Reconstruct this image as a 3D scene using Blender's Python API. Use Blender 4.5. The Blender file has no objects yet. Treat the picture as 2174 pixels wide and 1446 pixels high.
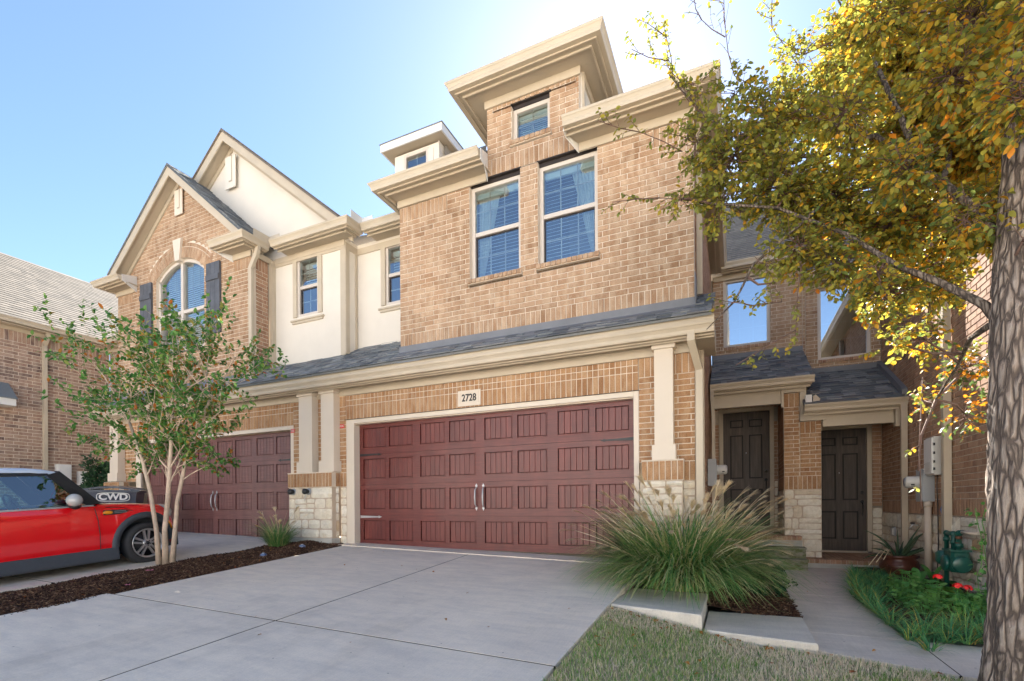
import bpy, math, random
import numpy as np
from mathutils import Vector, Matrix
random.seed(7); rng = np.random.default_rng(7)
S = bpy.context.scene
COL = S.collection
R = math.radians

# ------------------------------------------------------------------ camera
YAW, ROLL, HC = R(24.44), R(.39), .72
cam_d = bpy.data.cameras.new('camera'); cam = bpy.data.objects.new('camera', cam_d); COL.objects.link(cam)
rt = Vector((math.cos(YAW), math.sin(YAW), 0)); up = Vector((0, 0, 1)); fw = Vector((-math.sin(YAW), math.cos(YAW), 0))
cx = rt*math.cos(ROLL) - up*math.sin(ROLL); cy = rt*math.sin(ROLL) + up*math.cos(ROLL)
M4 = Matrix((( cx.x, cy.x, -fw.x, 0), (cx.y, cy.y, -fw.y, 0), (cx.z, cy.z, -fw.z, HC), (0, 0, 0, 1)))
cam.matrix_world = M4
cam_d.sensor_width = 36; cam_d.lens = 36*1041/2174; cam_d.shift_y = (1072.2-723)/2174
cam_d.clip_start = .05; cam_d.clip_end = 2000
S.camera = cam
CAMP = Vector((0, 0, HC))

# ------------------------------------------------------------------ light
SUN_EL, SUN_DIR = R(40), Vector((-.24, 1.0, 0)).normalized()
world = bpy.data.worlds.new('World'); S.world = world; world.use_nodes = True
wn = world.node_tree; wn.nodes.clear()
sky = wn.nodes.new('ShaderNodeTexSky'); sky.sky_type = 'NISHITA'; sky.sun_disc = False
sky.sun_elevation = SUN_EL; sky.sun_rotation = math.atan2(SUN_DIR.x, SUN_DIR.y)
sky.air_density = 1.0; sky.dust_density = .25; sky.ozone_density = 3.0; sky.altitude = 100
bg = wn.nodes.new('ShaderNodeBackground'); bg.inputs[1].default_value = .05
wo = wn.nodes.new('ShaderNodeOutputWorld')
wn.links.new(sky.outputs[0], bg.inputs[0]); wn.links.new(bg.outputs[0], wo.inputs[0])
sun_d = bpy.data.lights.new('sun', 'SUN'); sun_d.energy = 5; sun_d.angle = R(.5); sun_d.color = (1, .95, .87)
sun = bpy.data.objects.new('sun', sun_d); COL.objects.link(sun)
to_sun = Vector((SUN_DIR.x*math.cos(SUN_EL), SUN_DIR.y*math.cos(SUN_EL), math.sin(SUN_EL)))
sun.rotation_euler = to_sun.to_track_quat('Z', 'Y').to_euler(); sun.location = (0, 0, 30)
S.view_settings.view_transform = 'Standard'; S.view_settings.look = 'None'
S.view_settings.gamma = 1; S.view_settings.exposure = 2.45; S.view_settings.use_curve_mapping = False
S.render.engine = 'CYCLES'
try:
    S.cycles.use_denoising = True; S.cycles.max_bounces = 8; S.cycles.transparent_max_bounces = 12
    S.cycles.sample_clamp_indirect = 6; S.cycles.caustics_reflective = False; S.cycles.caustics_refractive = False
except Exception: pass

# ------------------------------------------------------------------ helpers
class MB:
    """collects shapes into one mesh"""
    def __init__(s): s.v = []; s.f = []; s.a = []; s.sm = []
    def add(s, v, f, a=0.0, smooth=False):
        n = len(s.v); s.v += [tuple(p) for p in v]
        s.f += [tuple(i+n for i in q) for q in f]; s.a += [a]*len(f); s.sm += [smooth]*len(f)
        return s
    def box(s, x0, x1, y0, y1, z0, z1, a=0.0):
        v = [(x, y, z) for z in (z0, z1) for y in (y0, y1) for x in (x0, x1)]
        return s.add(v, [(0, 2, 3, 1), (4, 5, 7, 6), (0, 1, 5, 4), (2, 6, 7, 3), (0, 4, 6, 2), (1, 3, 7, 5)], a)
    def ext(s, pts, vec, a=0.0, smooth=False):
        """closed polygon (3d) extruded along vec"""
        n = len(pts); P = [Vector(p) for p in pts]; Q = [p+Vector(vec) for p in P]
        f = [tuple(range(n))[::-1], tuple(range(n, 2*n))] + [(i, (i+1) % n, n+(i+1) % n, n+i) for i in range(n)]
        return s.add(P+Q, f, a, smooth)
    def tube(s, path, rad, n=8, a=0.0, cap=True, smooth=True):
        P = [Vector(p) for p in path]; k = len(P)
        if not hasattr(rad, '__len__'): rad = [rad]*k
        v = []; prev = None
        for i, p in enumerate(P):
            t = (P[min(i+1, k-1)]-P[max(i-1, 0)])
            t = t.normalized() if t.length > 1e-9 else Vector((0, 0, 1))
            if prev is None:
                x = t.orthogonal().normalized()
            else:
                x = (prev-t*prev.dot(t)); x = x.normalized() if x.length > 1e-6 else t.orthogonal().normalized()
            prev = x; y = t.cross(x)
            for j in range(n):
                q = 2*math.pi*j/n
                v.append(p+(x*math.cos(q)+y*math.sin(q))*rad[i])
        f = [(i*n+j, i*n+(j+1) % n, (i+1)*n+(j+1) % n, (i+1)*n+j) for i in range(k-1) for j in range(n)]
        if cap: f += [tuple(range(n))[::-1], tuple(range((k-1)*n, k*n))]
        return s.add(v, f, a, smooth)
    def lathe(s, c, prof, n=20, axis=(0, 0, 1), a=0.0, smooth=True, cap=True):
        """prof = [(radius, height)]"""
        ax = Vector(axis).normalized(); x = ax.orthogonal().normalized(); y = ax.cross(x); c = Vector(c)
        v = [c+ax*h+(x*math.cos(2*math.pi*j/n)+y*math.sin(2*math.pi*j/n))*r for r, h in prof for j in range(n)]
        k = len(prof)
        f = [(i*n+j, i*n+(j+1) % n, (i+1)*n+(j+1) % n, (i+1)*n+j) for i in range(k-1) for j in range(n)]
        if cap: f += [tuple(range(n))[::-1], tuple(range((k-1)*n, k*n))]
        return s.add(v, f, a, smooth)
    def sweep(s, prof, p0, p1, out, a=0.0):
        """open/closed profile [(o,z)] (o outward along out) swept from p0 to p1"""
        o = Vector(out); P0, P1 = Vector(p0), Vector(p1); n = len(prof)
        v = [P0+o*q[0]+Vector((0, 0, q[1])) for q in prof]+[P1+o*q[0]+Vector((0, 0, q[1])) for q in prof]
        f = [(i, (i+1) % n, n+(i+1) % n, n+i) for i in range(n)]+[tuple(range(n))[::-1], tuple(range(n, 2*n))]
        return s.add(v, f, a)
    def sph(s, c, r, n=8, m=6, a=0.0):
        if not hasattr(r, '__len__'): r = (r, r, r)
        v = [(c[0], c[1], c[2]-r[2])]
        for i in range(1, m):
            t = math.pi*i/m
            v += [(c[0]+r[0]*math.sin(t)*math.cos(2*math.pi*j/n), c[1]+r[1]*math.sin(t)*math.sin(2*math.pi*j/n), c[2]-r[2]*math.cos(t)) for j in range(n)]
        v.append((c[0], c[1], c[2]+r[2]))
        f = [(0, 1+(j+1) % n, 1+j) for j in range(n)]
        f += [(1+i*n+j, 1+i*n+(j+1) % n, 1+(i+1)*n+(j+1) % n, 1+(i+1)*n+j) for i in range(m-2) for j in range(n)]
        f += [(1+(m-2)*n+j, 1+(m-2)*n+(j+1) % n, len(v)-1) for j in range(n)]
        return s.add(v, f, a, True)
    def mesh(s, name, L=(0, 0, 0)):
        me = bpy.data.meshes.new(name)
        L = Vector(L)
        me.from_pydata([(p[0]-L.x, p[1]-L.y, p[2]-L.z) for p in s.v], [], s.f)
        if any(s.a):
            at = me.attributes.new('rnd', 'FLOAT', 'FACE'); at.data.foreach_set('value', s.a)
        me.polygons.foreach_set('use_smooth', s.sm)
        return me

def link(name, me, mat=None, parent=None):
    o = bpy.data.objects.new(name, me); COL.objects.link(o)
    if mat is not None and me is not None and not me.materials: me.materials.append(mat)
    if parent is not None: o.parent = parent
    return o
def structure(name, mb, mat):
    o = link(name, mb.mesh(name), mat); o['kind'] = 'structure'; return o

class Thing:
    def __init__(s, name, label, cat, loc=(0, 0, 0), group=None):
        s.L = Vector(loc); s.o = bpy.data.objects.new(name, None); COL.objects.link(s.o)
        s.o.location = s.L; s.o.empty_display_size = .2
        s.o['label'] = label; s.o['category'] = cat
        if group: s.o['group'] = group
        s.q = {}
    def part(s, name, mb, mat, parent=None, label=None, kind=None):
        o = link(name, mb.mesh(name, s.L), mat, parent or s.o)
        if label: o['label'] = label
        if kind: o['kind'] = kind
        return o
    def piece(s, name, dims, M, mat, rnd=0., parent=None, shape='brick'):
        s.q.setdefault(name, []).append((dims, M, mat, rnd, parent, shape))
    def finish(s, limit=300):
        for name, L in s.q.items():
            def size(t):
                c = t[1].translation; d = max(.3, (c-CAMP).length)
                return -(max(t[0][0], t[0][2])*t[0][2])/(d*d)
            L.sort(key=size)
            for dims, M, mat, rnd, parent, shape in L[:limit]:
                o = link(name, piece_mesh(name, dims, mat, shape), None, parent or s.o)
                m = M.copy(); m.translation = M.translation-s.L
                o.matrix_basis = m
            rest = {}
            for t in L[limit:]: rest.setdefault(t[2].name, []).append(t)
            for mn, T in rest.items():
                mb = MB()
                for dims, M, mat, rnd, parent, shape in T:
                    v, f = piece_geo(dims, shape)
                    mb.add([M @ Vector(p) for p in v], f, max(.001, rnd))
                o = s.part(name+'work' if name == 'brick' else name+'s', mb, T[0][2]); o['kind'] = 'stuff'
        s.q = {}

_geo = {}; _pm = {}
def piece_geo(dims, shape):
    key = (dims, shape)
    if key in _geo: return _geo[key]
    x, y, z = dims[0]/2, dims[1]/2, dims[2]/2
    if shape == 'flat':
        v = [(-x, -y, -z), (x, -y, -z), (-x, y, -z), (x, y, -z), (-x, -y, z), (x, -y, z), (-x, y, z), (x, y, z)]
        f = [(0, 2, 3, 1), (4, 5, 7, 6), (0, 1, 5, 4), (2, 6, 7, 3), (0, 4, 6, 2), (1, 3, 7, 5)]
    elif shape == 'stone':
        r2 = random.Random(hash(dims) & 0xffff); c = min(.02, x*.3, z*.3); nx = max(2, int(dims[0]/.06)); nz = max(2, int(dims[2]/.06)); v = []; f = []
        for j in range(nz+1):
            for i in range(nx+1):
                e = (i in (0, nx)) or (j in (0, nz))
                px = -x+2*x*i/nx; pz = -z+2*z*j/nz
                if not e: px += r2.uniform(-.25, .25)*2*x/nx; pz += r2.uniform(-.25, .25)*2*z/nz
                else:
                    if i in (0, nx) and j in (0, nz): px *= 1-c/x*.5; pz *= 1-c/z*.5
                    else: px += r2.uniform(-.004, .004); pz += r2.uniform(-.004, .004)
                v.append((px, -y+(c*.9 if e else r2.uniform(-.012, .012)), pz))
        W = nx+1
        f = [(j*W+i, j*W+i+1, (j+1)*W+i+1, (j+1)*W+i) for j in range(nz) for i in range(nx)]
        b = len(v); v += [(-x, y, -z), (x, y, -z), (x, y, z), (-x, y, z)]
        f += [tuple([b, b+1]+[i for i in range(nx, -1, -1)]), tuple([b+2, b+3]+[nz*W+i for i in range(nx+1)]),
              tuple([b+3, b]+[j*W for j in range(nz+1)]), tuple([b+1, b+2]+[j*W+nx for j in range(nz, -1, -1)])]
    else:
        c = .0035
        v = [(-x, y, -z), (x, y, -z), (x, y, z), (-x, y, z), (-x, -y+c, -z), (x, -y+c, -z), (x, -y+c, z), (-x, -y+c, z),
             (-x+c, -y, -z+c), (x-c, -y, -z+c), (x-c, -y, z-c), (-x+c, -y, z-c)]
        f = [(8, 9, 10, 11), (4, 5, 9, 8), (5, 6, 10, 9), (6, 7, 11, 10), (7, 4, 8, 11), (0, 1, 5, 4), (1, 2, 6, 5), (2, 3, 7, 6), (3, 0, 4, 7)]
    _geo[key] = (v, f); return v, f
def piece_mesh(name, dims, mat, shape):
    key = (name, dims, mat.name, shape)
    if key not in _pm:
        v, f = piece_geo(dims, shape); me = bpy.data.meshes.new(name); me.from_pydata(v, [], f); me.materials.append(mat); _pm[key] = me
    return _pm[key]
def rz(deg, p): return Matrix.Translation(Vector(p)) @ Matrix.Rotation(R(deg), 4, 'Z')

# ------------------------------------------------------------------ materials
def nodes(name):
    m = bpy.data.materials.new(name); m.use_nodes = True; n = m.node_tree.nodes; l = m.node_tree.links
    return m, n, l, n['Principled BSDF']
def N(n, t, **k):
    o = n.new(t)
    for a, b in k.items():
        if a.startswith('i_'): o.inputs[int(a[2:]) if a[2:].isdigit() else a[2:].replace('_', ' ')].default_value = b
        else: setattr(o, a, b)
    return o
def pos(n, l, scale=(1, 1, 1), diag=False):
    g = N(n, 'ShaderNodeNewGeometry'); src = g.outputs['Position']
    if diag:   # lengthwise coordinate x+y, for walls that face any axis
        sep = N(n, 'ShaderNodeSeparateXYZ'); l.new(src, sep.inputs[0]); ad = N(n, 'ShaderNodeMath', operation='ADD')
        l.new(sep.outputs[0], ad.inputs[0]); l.new(sep.outputs[1], ad.inputs[1])
        cb = N(n, 'ShaderNodeCombineXYZ'); l.new(ad.outputs[0], cb.inputs[0]); l.new(sep.outputs[2], cb.inputs[2]); src = cb.outputs[0]
    mp = N(n, 'ShaderNodeMapping'); mp.inputs['Scale'].default_value = scale; l.new(src, mp.inputs[0]); return mp.outputs[0]
def noise(n, l, vec, scale, detail=4, rough=.6):
    t = N(n, 'ShaderNodeTexNoise'); t.inputs['Scale'].default_value = scale; t.inputs['Detail'].default_value = detail
    t.inputs['Roughness'].default_value = rough; l.new(vec, t.inputs['Vector']); return t.outputs['Fac']
def ramp(n, l, fac, stops):
    r = N(n, 'ShaderNodeValToRGB'); e = r.color_ramp.elements
    while len(e) > 1: e.remove(e[0])
    e[0].position = stops[0][0]; e[0].color = (*stops[0][1], 1)
    for p, c in stops[1:]:
        q = e.new(p); q.color = (*c, 1)
    if fac is not None: l.new(fac, r.inputs[0])
    return r.outputs[0]
def mixc(n, l, a, b, fac, mode='MIX'):
    m = N(n, 'ShaderNodeMix', data_type='RGBA', blend_type=mode)
    for s_, v in ((m.inputs['A'], a), (m.inputs['B'], b), (m.inputs['Factor'], fac)):
        if hasattr(v, 'links'): l.new(v, s_)
        else: s_.default_value = (*v, 1) if isinstance(v, tuple) else v
    return m.outputs['Result']
def rnd_val(n, l):
    at = N(n, 'ShaderNodeAttribute', attribute_name='rnd'); oi = N(n, 'ShaderNodeObjectInfo')
    ad = N(n, 'ShaderNodeMath', operation='ADD'); l.new(at.outputs['Fac'], ad.inputs[0]); l.new(oi.outputs['Random'], ad.inputs[1])
    fr = N(n, 'ShaderNodeMath', operation='FRACT'); l.new(ad.outputs[0], fr.inputs[0]); return fr.outputs[0]
def bump(n, l, b, h, strength=.3, dist=.01):
    u = N(n, 'ShaderNodeBump'); u.inputs['Strength'].default_value = strength; u.inputs['Distance'].default_value = dist
    l.new(h, u.inputs['Height']); l.new(u.outputs[0], b.inputs['Normal'])
def plain(name, col, rough=.6, metal=0, var=.12, nscale=8, bmp=.15, spec=.5, coat=0):
    m, n, l, b = nodes(name); p = pos(n, l)
    f = noise(n, l, p, nscale, 5)
    c = ramp(n, l, f, [(.25, tuple(x*(1-var) for x in col)), (.75, tuple(min(1, x*(1+var)) for x in col))])
    l.new(c, b.inputs['Base Color']); b.inputs['Roughness'].default_value = rough; b.inputs['Metallic'].default_value = metal
    b.inputs['Specular IOR Level'].default_value = spec; b.inputs['Coat Weight'].default_value = coat
    if bmp: bump(n, l, b, noise(n, l, p, nscale*12, 3), bmp, .003)
    return m
def brick_mat(name, pal, light=(.66, .5, .38), wash=.35):
    m, n, l, b = nodes(name); r = rnd_val(n, l)
    base = ramp(n, l, r, [(i/(len(pal)-1), c) for i, c in enumerate(pal)])
    f = noise(n, l, pos(n, l, (11, 11, 4), True), 1, 3, .5)      # the kiln bands inside each brick
    k = ramp(n, l, f, [(.42, (0, 0, 0)), (.62, (1, 1, 1))])
    c = mixc(n, l, base, light, 0.0)
    mm = N(n, 'ShaderNodeMath', operation='MULTIPLY'); l.new(k, mm.inputs[0]); mm.inputs[1].default_value = wash
    m2 = N(n, 'ShaderNodeMix', data_type='RGBA'); l.new(base, m2.inputs['A']); m2.inputs['B'].default_value = (*light, 1); l.new(mm.outputs[0], m2.inputs['Factor'])
    f2 = noise(n, l, pos(n, l), 60, 4, .7)
    c2 = mixc(n, l, m2.outputs['Result'], ramp(n, l, f2, [(.3, (.7, .7, .7)), (.7, (1.15, 1.15, 1.15))]), 1.0, 'MULTIPLY')
    f3 = noise(n, l, pos(n, l, (1, 1, .55)), 1.1, 5, .65); c2 = mixc(n, l, c2, ramp(n, l, f3, [(.35, (.82, .80, .78)), (.55, (1, 1, 1)), (.7, (1.14, 1.13, 1.12))]), .8, 'MULTIPLY')
    l.new(c2, b.inputs['Base Color']); b.inputs['Roughness'].default_value = .85; b.inputs['Specular IOR Level'].default_value = .25
    bump(n, l, b, f2, .5, .004); return m

MT = {}
MT['brick'] = brick_mat('brick_rose', [(.34, .20, .115), (.40, .245, .145), (.45, .285, .175), (.37, .22, .125), (.49, .325, .21), (.42, .26, .155), (.29, .165, .09)], (.57, .425, .295), .55)
MT['brick_warm'] = brick_mat('brick_tan', [(.40, .215, .105), (.46, .26, .13), (.35, .18, .085), (.50, .295, .155), (.32, .16, .075)], (.56, .38, .235), .5)
MT['brick_brown'] = brick_mat('brick_brown', [(.38, .21, .13), (.45, .26, .165), (.31, .17, .11), (.50, .31, .20), (.35, .195, .125)], (.56, .38, .255), .5)
MT['brick_grey'] = brick_mat('brick_grey', [(.34, .21, .155), (.42, .28, .20), (.30, .19, .14), (.46, .32, .24), (.12, .075, .07), (.38, .24, .17), (.33, .20, .15), (.44, .29, .21), (.15, .10, .09)], (.54, .41, .32), .5)
MT['mortar'] = plain('mortar', (.67, .565, .45), .9, var=.12, nscale=3, bmp=.4)
MT['mortar_dark'] = plain('mortar_brown', (.56, .45, .35), .9, var=.12, nscale=3, bmp=.4)
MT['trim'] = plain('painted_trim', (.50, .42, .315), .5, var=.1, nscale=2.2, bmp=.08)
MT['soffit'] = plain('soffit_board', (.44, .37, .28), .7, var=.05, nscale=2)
MT['column'] = plain('column_paint', (.68, .585, .475), .6, var=.04, nscale=2, bmp=.08)
MT['flash'] = plain('lead_flashing', (.17, .175, .19), .55, var=.15, nscale=3, bmp=.1)
MT['whitetrim'] = plain('window_frame_vinyl', (.60, .53, .46), .4, var=.03, nscale=2, bmp=0)
MT['white'] = plain('white_paint', (.72, .70, .67), .5, var=.04)
MT['black'] = plain('black_metal', (.02, .02, .022), .45, var=.2)
MT['lintel'] = plain('steel_lintel', (.03, .022, .02), .6, var=.3)
MT['shutter'] = plain('shutter_paint', (.085, .09, .105), .6, var=.25, nscale=6, bmp=.4)
MT['dark'] = plain('dark_interior', (.05, .048, .045), .9, bmp=0)
MT['room'] = plain('interior_wall', (.35, .31, .26), .9, bmp=0)
MT['blind'] = plain('blind_slat', (.8, .8, .76), .6, var=.03, bmp=0)
MT['curtain'] = plain('curtain_fabric', (.85, .84, .80), .9, var=.05)
MT['steel'] = plain('brushed_steel', (.62, .6, .58), .35, metal=.9, bmp=.05)
MT['greybox'] = plain('grey_enamel', (.36, .37, .38), .5, var=.06, nscale=5)
MT['greymeter'] = plain('meter_ring', (.58, .56, .52), .35, var=.05)
MT['pvc'] = plain('painted_conduit', (.60, .50, .40), .5, var=.05)
MT['gasgreen'] = plain('green_enamel', (.014, .10, .075), .3, var=.3, nscale=14, bmp=.3, coat=.3)
MT['rust'] = plain('rusty_iron', (.16, .06, .035), .7, var=.4, nscale=20)
MT['terracotta'] = plain('brown_glazed_clay', (.10, .032, .018), .35, var=.35, nscale=9, bmp=.2, coat=.2)
MT['limestone_joint'] = plain('stone_mortar', (.52, .41, .31), .9, var=.1, nscale=6, bmp=.4)
MT['foundation'] = plain('foundation_concrete', (.44, .42, .38), .85, var=.2, nscale=4, bmp=.4)
MT['red_label'] = plain('red_label', (.6, .05, .04), .4, bmp=0)
MT['silver'] = plain('hardware_silver', (.5, .49, .5), .45, metal=.6, var=.1)
MT['binplastic'] = plain('navy_plastic', (.05, .062, .09), .35, var=.08, bmp=.05)
MT['rubber'] = plain('tyre_rubber', (.03, .03, .032), .75, var=.2, nscale=20, bmp=.4)
MT['cladding'] = plain('grey_plastic_cladding', (.055, .065, .08), .6, var=.1, nscale=30, bmp=.2)
MT['alloy'] = plain('alloy_silver', (.55, .55, .56), .28, metal=.75, var=.08)
MT['mirrorcap'] = plain('mirror_cap_white', (.45, .44, .42), .2, var=.02, bmp=0, coat=.6)
MT['amber'] = plain('amber_lens', (.95, .33, .02), .2, bmp=0, coat=.6)
MT['cardark'] = plain('car_interior', (.05, .055, .06), .7, bmp=.05)
MT['pink'] = plain('pink_petal', (.75, .22, .32), .7)
MT['carpaint'] = plain('red_car_paint', (.80, .008, .014), .16, var=.02, bmp=0, coat=1.0)
MT['carroof'] = plain('white_car_roof', (.62, .66, .72), .2, var=.02, bmp=0, coat=1.0)
MT['bluewire'] = plain('blue_wire', (.03, .16, .5), .5, bmp=0)
MT['lamphead'] = plain('blue_grey_lamp', (.10, .15, .28), .3, var=.2, coat=.5)
MT['redpetal'] = plain('red_petal', (.72, .01, .008), .5, var=.3, nscale=60, bmp=0)
MT['digit'] = plain('digit_black', (.012, .012, .012), .5, bmp=0)

def stucco():
    m, n, l, b = nodes('cream_stucco'); p = pos(n, l)
    c = ramp(n, l, noise(n, l, p, 1.2, 5), [(.3, (.66, .60, .52)), (.7, (.73, .665, .575))])
    l.new(c, b.inputs['Base Color']); b.inputs['Roughness'].default_value = .9
    bump(n, l, b, noise(n, l, p, 150, 4, .8), .35, .004); return m
MT['stucco'] = stucco()
def concrete(name, base, dark, stain=.4, tint=(.5, .47, .42)):
    m, n, l, b = nodes(name); p = pos(n, l)
    f1 = noise(n, l, p, .9, 6, .62); f2 = noise(n, l, pos(n, l, (1, 3.0, 1)), 2.3, 8, .7); f3 = noise(n, l, p, 90, 4, .8); f4 = noise(n, l, p, 26, 5, .7)
    c = mixc(n, l, ramp(n, l, f1, [(.3, dark), (.65, base)]), ramp(n, l, f2, [(.36, (.86, .86, .87)), (.6, (1.03, 1.02, 1.0))]), stain, 'MULTIPLY')
    c = mixc(n, l, c, ramp(n, l, f3, [(.25, (.84, .84, .84)), (.6, (1.04, 1.04, 1.04))]), .8, 'MULTIPLY')
    c = mixc(n, l, c, ramp(n, l, f4, [(.66, (1, 1, 1)), (.76, (.8, .78, .74))]), .7, 'MULTIPLY')
    f5 = noise(n, l, pos(n, l, (1.2, .35, 1)), 1.6, 7, .75); c = mixc(n, l, c, ramp(n, l, f5, [(.54, (1, 1, 1)), (.66, (.84, .83, .82)), (.72, (.97, .96, .95))]), .55, 'MULTIPLY')
    f6 = noise(n, l, pos(n, l, (160, 7, 1)), 1, 2, .5); c = mixc(n, l, c, ramp(n, l, f6, [(.35, (.93, .93, .93)), (.65, (1.03, 1.03, 1.03))]), .6, 'MULTIPLY')
    vo = N(n, 'ShaderNodeTexVoronoi'); vo.inputs['Scale'].default_value = 5; l.new(p, vo.inputs['Vector']); c = mixc(n, l, c, ramp(n, l, vo.outputs['Distance'], [(.028, (.45, .42, .4)), (.04, (1, 1, 1))]), 1.0, 'MULTIPLY')
    l.new(c, b.inputs['Base Color']); b.inputs['Roughness'].default_value = .9; b.inputs['Specular IOR Level'].default_value = .15
    bump(n, l, b, f3, .5, .003); return m
MT['concrete'] = concrete('driveway_concrete', (.84, .745, .615), (.75, .665, .555), .9)
MT['path'] = concrete('path_concrete', (.72, .65, .56), (.60, .545, .47), .8)
MT['curb'] = concrete('block_concrete', (.74, .68, .58), (.56, .51, .43), .8)
def moss():
    m, n, l, b = nodes('mossy_concrete'); p = pos(n, l)
    f = noise(n, l, pos(n, l, (1, 1, 2)), 7, 6, .7)
    c = ramp(n, l, f, [(.42, (.30, .275, .22)), (.55, (.13, .14, .05)), (.7, (.075, .10, .03))])
    l.new(c, b.inputs['Base Color']); b.inputs['Roughness'].default_value = .95
    bump(n, l, b, noise(n, l, p, 80, 4, .8), .7, .006); return m
MT['moss'] = moss()
def shingle_mat(name, pal, gran=.5):
    m, n, l, b = nodes(name); r = rnd_val(n, l)
    base = ramp(n, l, r, [(i/(len(pal)-1), c) for i, c in enumerate(pal)])
    f = noise(n, l, pos(n, l), 220, 3, .8)
    c = mixc(n, l, base, ramp(n, l, f, [(.3, (.45, .45, .45)), (.7, (1.5, 1.5, 1.5))]), gran, 'MULTIPLY')
    l.new(c, b.inputs['Base Color']); b.inputs['Roughness'].default_value = .9
    bump(n, l, b, f, .7, .004); return m
MT['shingle'] = shingle_mat('slate_grey_shingle', [(.11, .122, .135), (.21, .228, .235), (.075, .085, .10), (.28, .29, .29), (.155, .15, .152), (.24, .25, .25), (.09, .10, .115)])
MT['shingle_brown'] = shingle_mat('weathered_shingle', [(.16, .13, .105), (.22, .185, .15), (.12, .10, .085), (.25, .21, .17)])
MT['shingle_pale'] = shingle_mat('weathered_tan_shingle', [(.115, .098, .08), (.155, .132, .108), (.09, .078, .064), (.135, .115, .092)])
def stone_mat():
    m, n, l, b = nodes('limestone'); r = rnd_val(n, l)
    base = ramp(n, l, r, [(0, (.74, .67, .55)), (.3, (.82, .77, .67)), (.6, (.70, .60, .46)), (.8, (.84, .80, .72)), (.95, (.76, .70, .59)), (1, (.44, .26, .10))])
    f = noise(n, l, pos(n, l), 14, 7, .75); f2 = noise(n, l, pos(n, l), 5, 4)
    c = mixc(n, l, base, ramp(n, l, f, [(.3, (.78, .76, .72)), (.65, (1.05, 1.04, 1.02))]), .9, 'MULTIPLY')
    c = mixc(n, l, c, ramp(n, l, f2, [(.55, (1, 1, 1)), (.75, (.86, .76, .6))]), .8, 'MULTIPLY')
    l.new(c, b.inputs['Base Color']); b.inputs['Roughness'].default_value = .9
    bump(n, l, b, f, .9, .015); return m
MT['stone'] = stone_mat()
def wood_door(name, cols, scale=(3, 3, 60), rough=.35, coat=.25, fade=None):
    """grain along x (scale: high across the grain)"""
    m, n, l, b = nodes(name); f = noise(n, l, pos(n, l, scale), 1, 6, .65); r = rnd_val(n, l)
    c = ramp(n, l, f, [(.25, cols[0]), (.5, cols[1]), (.75, cols[2])])
    c = mixc(n, l, c, ramp(n, l, r, [(0, (.85, .84, .85)), (1, (1.1, 1.08, 1.06))]), .8, 'MULTIPLY')
    f2 = noise(n, l, pos(n, l, (5, 5, .8)), 1, 3)
    c = mixc(n, l, c, ramp(n, l, f2, [(.35, (.75, .75, .8)), (.65, (1.1, 1.1, 1.1))]), .7, 'MULTIPLY')
    l.new(c, b.inputs['Base Color']); b.inputs['Roughness'].default_value = rough; b.inputs['Coat Weight'].default_value = coat
    bump(n, l, b, f, .25, .002); return m
MT['garage'] = wood_door('redwood_grain', [(.085, .017, .014), (.15, .030, .024), (.22, .052, .038)], (2.5, 2.5, 55), .42, .06)
MT['garage_v'] = wood_door('redwood_plank', [(.09, .018, .015), (.15, .030, .024), (.21, .050, .037)], (55, 55, 2.5), .42, .06)
MT['garage_dk'] = plain('redwood_groove', (.075, .014, .014), .6, var=.2, bmp=0)
MT['garage2'] = wood_door('faded_redwood', [(.10, .035, .035), (.16, .06, .055), (.22, .09, .075)], (2.5, 2.5, 55), .5, .1)
MT['door'] = wood_door('espresso_wood', [(.035, .024, .018), (.062, .043, .032), (.10, .07, .052)], (30, 30, 2.0), .55, .0)
MT['door_gr'] = plain('door_groove', (.014, .010, .008), .7, bmp=0)
def glass_mat(name, refl=.42, tint=(.55, .75, .8), rough=.0):
    m, n, l, b = nodes(name); n.remove(b)
    tr = N(n, 'ShaderNodeBsdfTransparent'); tr.inputs[0].default_value = (*tint, 1)
    gl = N(n, 'ShaderNodeBsdfGlossy'); gl.inputs['Roughness'].default_value = rough; gl.inputs['Color'].default_value = (.95, .97, 1, 1)
    fr = N(n, 'ShaderNodeFresnel'); fr.inputs[0].default_value = 1.5
    mr = N(n, 'ShaderNodeMapRange'); mr.inputs['From Min'].default_value = 0; mr.inputs['From Max'].default_value = 1
    mr.inputs['To Min'].default_value = refl; mr.inputs['To Max'].default_value = 1; l.new(fr.outputs[0], mr.inputs['Value'])
    mx = N(n, 'ShaderNodeMixShader'); l.new(mr.outputs[0], mx.inputs[0]); l.new(tr.outputs[0], mx.inputs[1]); l.new(gl.outputs[0], mx.inputs[2])
    nz = noise(n, l, pos(n, l), 1.3, 2); u = N(n, 'ShaderNodeBump'); u.inputs['Strength'].default_value = .06; u.inputs['Distance'].default_value = .02
    l.new(nz, u.inputs['Height']); l.new(u.outputs[0], gl.inputs['Normal'])
    l.new(mx.outputs[0], n['Material Output'].inputs[0]); return m
MT['glass'] = glass_mat('window_glass', .36, (.7, .88, .92))
MT['glass_wing'] = glass_mat('coated_window_glass', .62)
MT['carglass'] = glass_mat('car_glass', .15, (.5, .72, .66))
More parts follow.
